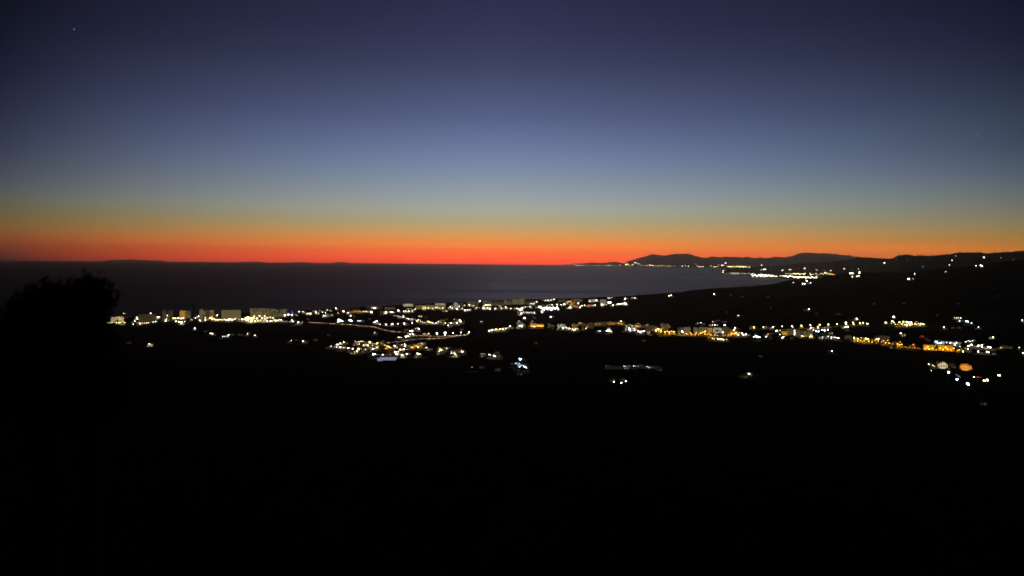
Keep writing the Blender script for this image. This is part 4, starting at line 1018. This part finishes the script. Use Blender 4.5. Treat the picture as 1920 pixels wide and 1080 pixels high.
greenhouse(713, 742, 670, 675.5, m_lav, 'greenhouse with a lavender glow put into its film at the lower edge of the yellow village', 5, 22)
greenhouse(708, 717, 671, 677.0, m_lav, 'small low greenhouse at the left of the lavender one with painted glow', 2, 12)
gx = [(1134, 1150), (1151, 1166), (1167, 1181), (1182, 1196), (1198, 1212), (1213, 1226), (1228, 1240)]
for i, (a, b_) in enumerate(gx):
    greenhouse(a, b_, 686.3 + (0, 1.2, .2, 1.0, .4, 2.0, 3.6)[i], 692.5 - (i > 3) * .8 + (i > 5) * 1.5, m_fdim, ordinal(i, len(gx), 'dim grey greenhouse', 'in the long row on the black plain'), 3, 20, 'dim greenhouses in the long row')

# ------------------------------------------------------------------ the two round glowing pavilions
def canvas(name, c1, c2, s):
    m = emat(name, c1, s); t = m.node_tree; e = [n for n in t.nodes if n.type == 'EMISSION'][0]
    tcn = t.nodes.new('ShaderNodeTexCoord'); n = t.nodes.new('ShaderNodeTexNoise'); n.inputs['Scale'].default_value = .3; n.inputs['Detail'].default_value = 4
    t.links.new(tcn.outputs['Object'], n.inputs['Vector'])
    r = t.nodes.new('ShaderNodeValToRGB'); r.color_ramp.elements[0].position = .38; r.color_ramp.elements[0].color = (*c2, 1)
    r.color_ramp.elements[1].position = .62; r.color_ramp.elements[1].color = (*c1, 1)
    t.links.new(n.outputs[0], r.inputs[0]); t.links.new(r.outputs[0], e.inputs[0])
    return m


def pavilion(px, py, wpx, hpx, mat, label):
    p, _ = land(px, py); d = dist(p)
    R = wpx / 2 / F * d; H = hpx / F * d * .8
    az = math.atan2(p.x, p.y)
    o = tag(empty('round_pavilion', p, face(az)), label, 'pavilion')
    prof = [(.50, .03), (.82, .17), (.98, .36), (.99, .55), (.86, .76), (.62, .90), (.32, .975), (.06, 1.0)]
    n = 12; g = MB()
    a0, a1 = -math.pi / n * .94, math.pi / n * .94
    for r, z in prof:
        for a in (a0, (a0 + a1) / 2, a1): g.v.append((R * r * math.cos(a), R * r * math.sin(a), H * z))
    for i in range(len(prof) - 1):
        for j in range(2):
            b = i * 3 + j; g.f.append((b, b + 1, b + 4, b + 3)); g.m.append(0)
    me = g.mesh('canopy_panel', [mat])
    rib = MB()
    for i in range(len(prof) - 1):
        (ra, za), (rb_, zb) = prof[i], prof[i + 1]
        rib.box(min(ra, rb_) * R - .1, max(ra, rb_) * R, -.14, .14, min(za, zb) * H - .1, max(za, zb) * H - .02)
    rme = rib.mesh('rib', [m_door])
    pole = MB().frust(6, R * .46, 0, [(.16, -1.5), (.16, H * .1)]).mesh('pole', [m_pole])
    for k in range(n):
        c = link('canopy_panel', me, o); c.rotation_euler.z = 2 * math.pi * k / n; q = random.uniform(.78, 1.08); c.scale = (random.uniform(.86, 1.04), 1, q)
        c = link('rib', rme, o); c.rotation_euler.z = 2 * math.pi * (k + .5) / n
        c = link('pole', pole, o); c.rotation_euler.z = 2 * math.pi * (k + .5) / n
    link('floor', MB().frust(24, 0, 0, [(R * .6, -1.2), (R * .6, .3)]).mesh('floor', [m_asph]), o)
    link('finial', MB().frust(6, 0, 0, [(.5, H * .98), (.2, H * 1.06), (.05, H * 1.12)]).mesh('finial', [m_pole]), o)
    return o


pavilion(1767.3, 691.0, 18, 15.5, canvas('pale_canvas_light', (.92, .86, .55), (.42, .27, .09), .95), 'round pavilion with a pale cream glowing canopy among bright lamps')
pavilion(1810, 694.5, 20.5, 16.0, canvas('orange_canvas_light', (1.0, .52, .07), (.72, .13, .01), 1.0), 'round pavilion with an orange glowing canopy on the black slope')

# ------------------------------------------------------------------ lit buildings of the far towns
far_me = {}
m_far = {(k, lv): emat('far_' + LN[k].replace(' ', '_') + '_window_light', LC[k], {'d': .45, 'a': 5.0}.get(k, 8.0) * mul)
         for k in ('w', 'y', 'a', 'd') for lv, mul in enumerate((.35, .65, 1.0))}
for k in m_far:
    fb = MB().box(-1, 1, 0, 1.2, -1.6, 1.05, 0).box(-.5, .1, .3, .8, 1.05, 1.5, 0)
    for i in range(3):
        z = -.72 + i * .56
        fb.box(-.94, .94, -.06, .04, z, z + .42, 1, ('k',)); fb.box(.96, 1.06, .1, 1.1, z, z + .42, 1, ('l',)); fb.box(-1.06, -.96, .1, 1.1, z, z + .42, 1, ('r',))
    far_me[k] = fb.mesh('lit_building', [m_grey, m_far[k]])
far_items = {}
for place, ox, oy, km, items in FAR:
    for it in items.split(';'):
        a = it.split(); x, y, c, s = float(a[0]), float(a[1]), a[2], float(a[3])
        px, py = ox + x / 6, oy + y / 6
        p = cast(px, py)
        if p is None or abs(dist(p) / 1000 - km) > km * .35: p = at_range(px, py, km * 1000)
        d = dist(p); s *= random.uniform(.8, 1.2); R = s / 6 * (.275 if 'bay' in place or 'band' in place else .25) * d / F
        o = link('lit_building', far_me[c, level(s)]); o.location = p + Vector((0, 0, R * .2)); o.rotation_euler.z = face(math.atan2(p.x, p.y)) + random.uniform(-.3, .3)
        o.scale = (R, R, R)
        far_items.setdefault((place, c), []).append((px, o))
for (place, c), items in far_items.items():
    label_row(items, f'{LN[c]} lit building', 'building', place, 'lit buildings')

# ------------------------------------------------------------------ a ship on the horizon, stars
p = at_range(139.7, 488.4, 50000); d = dist(p)
o = tag(empty('cargo_ship', p, .3), 'lone ship with one light on the dark sea horizon', 'ship')
hb = MB()
hb.v += [(-70, -11, 0), (62, -11, 0), (80, 0, 0), (62, 11, 0), (-70, 11, 0), (-72, -12, 14), (66, -12, 14), (90, 0, 18), (66, 12, 14), (-72, 12, 14)]
for i in range(5):
    j = (i + 1) % 5; hb.f.append((i, j, 5 + j, 5 + i)); hb.m.append(0)
hb.f += [(5, 6, 7, 8, 9)]; hb.m += [0]
link('hull', hb.mesh('hull', [m_hull]), o)
link('bridge_house', MB().box(-62, -44, -10, 10, 14.1, 36).box(-64, -42, -11, 11, 36.1, 39).mesh('bridge_house', [m_grey]), o)
link('funnel', MB().frust(8, -58, 0, [(4, 39.1), (3.2, 50)]).mesh('funnel', [m_hull]), o)
link('mast', MB().frust(6, -48, 0, [(1.2, 39.1), (.6, 58)]).mesh('mast', [m_pole]), o)
m_star = emat('star_light', (.85, .85, 1.0), .33); m_shipl = emat('ship_light', (1, .75, .65), 3.5)
link('masthead_light', MB().frust(8, -48, 0, [(8, 58), (20, 66), (20, 76), (8, 84)]).mesh('masthead_light', [m_shipl]), o)
for px, py, s, lab in ((139, 55, .95, 'faint star high in the dark upper left sky'), (1833, 253, .85, 'faint star in the sky over the right hand hills'), (772, 107, .6, 'very faint star in the upper middle of the sky')):
    q = ORG + ray(px, py) * 240000
    R = s * 240000 / F
    b_ = MB().frust(8, 0, 0, [(R * .35, -R * .9), (R * .9, -R * .4), (R * .9, R * .4), (R * .35, R * .9)]).mesh('star', [m_star])
    o = tag(link('star', b_), lab, 'star'); o.location = q

# ------------------------------------------------------------------ trees
def leaf_cloud(n, rx, ry, rz, cz, leaf, seed, lobes=7):
    r = random.Random(seed); mb = MB()
    ctr = [(r.uniform(-.55, .55) * rx, r.uniform(-.55, .55) * ry, cz + r.uniform(-.5, .55) * rz, r.uniform(.35, .6)) for _ in range(lobes)]
    for i in range(n):
        c = ctr[i % lobes]
        while True:
            v = Vector((r.uniform(-1, 1), r.uniform(-1, 1), r.uniform(-1, 1)))
            if .25 < v.length < 1: break
        q = Vector((c[0] + v.x * rx * c[3], c[1] + v.y * ry * c[3], c[2] + v.z * rz * c[3]))
        nrm = Vector((r.gauss(0, 1), r.gauss(0, 1), r.gauss(0, 1) + .4)).normalized()
        t1 = nrm.orthogonal().normalized(); t2 = nrm.cross(t1); s = leaf * r.uniform(.6, 1.3)
        mb.poly([q - t1 * s * .5, q - t2 * s * .35, q + t1 * s * .6, q + t2 * s * .35])
    return mb, ctr


def tree_parts(seed, H, rx, rz, n, leaf):
    r = random.Random(seed)
    cr, ctr = leaf_cloud(n, rx, rx, rz, H - rz, leaf, seed)
    tr = MB().frust(7, 0, 0, [(H * .045, -1.5), (H * .032, H * .25), (H * .02, H * .55)])
    for c in ctr[:5]:
        a = Vector((0, 0, H * r.uniform(.3, .5))); b = Vector(c[:3]); d_ = b - a; t1 = d_.orthogonal().normalized(); t2 = d_.normalized().cross(t1)
        w0, w1 = H * .015, H * .005; k = len(tr.v)
        for q, w_ in ((a, w0), (b, w1)):
            for ang in range(4): tr.v.append(tuple(q + t1 * w_ * math.cos(ang * 1.571) + t2 * w_ * math.sin(ang * 1.571)))
        for ang in range(4): tr.f.append((k + ang, k + (ang + 1) % 4, k + 4 + (ang + 1) % 4, k + 4 + ang)); tr.m.append(0)
    return tr.mesh('trunk', [m_bark]), cr.mesh('crown', [m_leaf])


TK = [tree_parts(11, 9, 3.4, 3.2, 420, 1.1), tree_parts(12, 7, 3.0, 2.4, 360, 1.0), tree_parts(13, 12, 3.2, 4.6, 480, 1.2)]
trees = {}


def put_tree(x, y, k, sc_, place, px):
    o = empty('tree', (x, y, zat(x, y)), random.uniform(0, 6.28)); o.scale = (sc_, sc_, sc_)
    link('trunk', TK[k][0], o); link('crown', TK[k][1], o)
    trees.setdefault(place, []).append((px, o))


for place, base, az, R in tree_spots[:110]:
    e = -(R + random.uniform(5, 10)); q = random.choice((-1, 1)) * random.uniform(2.5, 8)
    x, y = base.x + math.sin(az) * e + math.cos(az) * q, base.y + math.cos(az) * e - math.sin(az) * q
    if not free(x, y, 3): continue
    placed.append((x, y, 3))
    put_tree(x, y, random.randrange(3), random.uniform(.75, 1.2), place, 960 + x / y * F)
for qx, qy in ((1752, 690), (1779, 694), (1794, 692), (1826, 697), (1800, 700), (1832, 693)):
    p, _ = land(qx, qy)
    put_tree(p.x, p.y, random.randrange(3), random.uniform(.6, .9), 'beside the two round glowing pavilions', qx)
for i in range(64):
    px = random.uniform(1196, 1640)
    az = az_of(px); r = float(np.interp(az, rd_az, rd_r)) + random.uniform(-60, 30)
    put_tree(r * math.sin(az), r * math.cos(az), random.randrange(3), random.uniform(.5, 1.15), 'on the skyline of the near black ridge' if px > 1430 else 'on the skyline where the ridge meets the sea', px)
for place, items in trees.items():
    items.sort(key=lambda t: t[0]); n = len(items)
    label_row(items, 'dark tree', 'tree', place, 'dark trees')

# the big dark tree and the bush at the left, 25 m from the viewer
def near_tree(top, r, lobes, seed, label):
    """lobes: (px, py, radius in px) of the clumps the crown is made of, at about r metres; top = px of the trunk"""
    rr = random.Random(seed); g = r / 26
    p0 = at_range(top, 700, r); zg = zat(p0.x, p0.y)
    o = tag(empty('leafy_tree', (p0.x, p0.y, zg)), label, 'tree')
    cr, tr = MB(), MB()
    tr.frust(8, 0, 0, [(.2 * g, -.6), (.16 * g, 2.0 * g), (.1 * g, 4.2 * g), (.05 * g, 5.6 * g)])
    for lx, ly, lr in lobes:
        c = at_range(lx, ly, r + rr.uniform(-.8, .8) * g) - Vector((p0.x, p0.y, zg)); R = lr / F * r
        for _ in range(int((300 if ly < 575 else 800) * (lr / 30) ** 2)):
            v = Vector((rr.gauss(0, .6), rr.gauss(0, .6), rr.gauss(0, .55)))
            if v.length > 1.6: continue
            q = c + v * R
            n_ = Vector((rr.gauss(0, 1), rr.gauss(0, 1), rr.gauss(0, 1))).normalized(); t1 = n_.orthogonal().normalized(); t2 = n_.cross(t1); l = rr.uniform(.04, .1) * max(g, .45)
            cr.poly([q - t1 * l, q - t2 * l * .45, q + t1 * l, q + t2 * l * .45])
        for _ in range(4):
            a = Vector((0, 0, rr.uniform(1.8, 5.0) * g)); b = c + Vector((rr.gauss(0, .5), rr.gauss(0, .5), rr.gauss(.2, .4))) * R
            if b.z < a.z: a.z = max(.8 * g, b.z - .6 * g)
            d_ = b - a; t1 = d_.orthogonal().normalized(); t2 = d_.normalized().cross(t1); k = len(tr.v)
            for q, w_ in ((a, .05 * g), (b, .008 * g)):
                for ang in range(4): tr.v.append(tuple(q + t1 * w_ * math.cos(ang * 1.571) + t2 * w_ * math.sin(ang * 1.571)))
            for ang in range(4): tr.f.append((k + ang, k + (ang + 1) % 4, k + 4 + (ang + 1) % 4, k + 4 + ang)); tr.m.append(0)
    link('trunk', tr.mesh('trunk', [m_bark]), o); link('crown', cr.mesh('crown', [m_leaf]), o)


near_tree(170, 8.5, [(178, 537, 19), (162, 545, 22), (194, 550, 16), (180, 556, 26), (196, 570, 16), (150, 560, 26), (140, 580, 28), (160, 592, 28), (182, 590, 15), (148, 625, 38), (160, 655, 34), (160, 700, 44), (180, 740, 50)], 5,
          'black leafy tree silhouette before the sea beside the first town lights')
near_tree(96, 8, [(112, 552, 22), (84, 556, 20), (66, 562, 22), (96, 566, 28), (128, 562, 24), (46, 590, 26), (72, 596, 34), (104, 600, 38), (130, 606, 30), (30, 640, 40), (80, 656, 50), (126, 664, 50), (90, 720, 56), (150, 730, 50)], 6,
          'lower black tree silhouette at the far left edge of the sea')

# low scrub over the dark slope below the viewer
sb = MB(); r_ = random.Random(3)
for i in range(900):
    az = r_.uniform(-.66, .66); r = 4 + 260 * r_.random() ** 2
    x, y = r * math.sin(az), r * math.cos(az); z = zat(x, y); s = r_.uniform(.25, .8)
    for k in range(16):
        a = r_.uniform(0, 6.28); rr_ = s * math.sqrt(r_.random()); h = s * r_.uniform(.2, .8) * (1.2 - rr_ / s)
        q = Vector((x + rr_ * math.cos(a), y + rr_ * math.sin(a), z + h)); l = s * .32
        n1_ = Vector((r_.gauss(0, 1), r_.gauss(0, 1), r_.gauss(0, 1))).normalized(); t1 = n1_.orthogonal().normalized(); t2 = n1_.cross(t1)
        sb.poly([q - t1 * l, q - t2 * l * .5, q + t1 * l, q + t2 * l * .5])
tag(link('scrub', sb.mesh('scrub', [m_scrub])), 'low black scrub covering the slope below the viewer', 'scrub', kind='stuff')
print('MORE', len(more), 'PAVE', len(pave.f), 'LAMPS', n_lamp, 'FLOOD', n_flood, 'HOUSE', n_house, 'jobs', len(jobs))

# ------------------------------------------------------------------ the evening haze: one closed box of thin air round the whole scene
m_haze = bpy.data.materials.new('haze_air'); m_haze.use_nodes = True
t = m_haze.node_tree; t.nodes.remove(t.nodes['Principled BSDF'])
pv = t.nodes.new('ShaderNodeVolumePrincipled')
pv.inputs['Color'].default_value = (0.86, 0.93, 0.9, 1)
pv.inputs['Density'].default_value = HAZE_D
pv.inputs['Anisotropy'].default_value = 0.9
t.links.new(pv.outputs[0], t.nodes['Material Output'].inputs['Volume'])
hz = tag(link('haze', MB().box(-HAZE_L, HAZE_L, -30000, HAZE_L, -700, EYE + HAZE_T).mesh('haze', [m_haze])), 'thin evening haze lying over the sea and the far mountains', 'haze', kind='stuff')
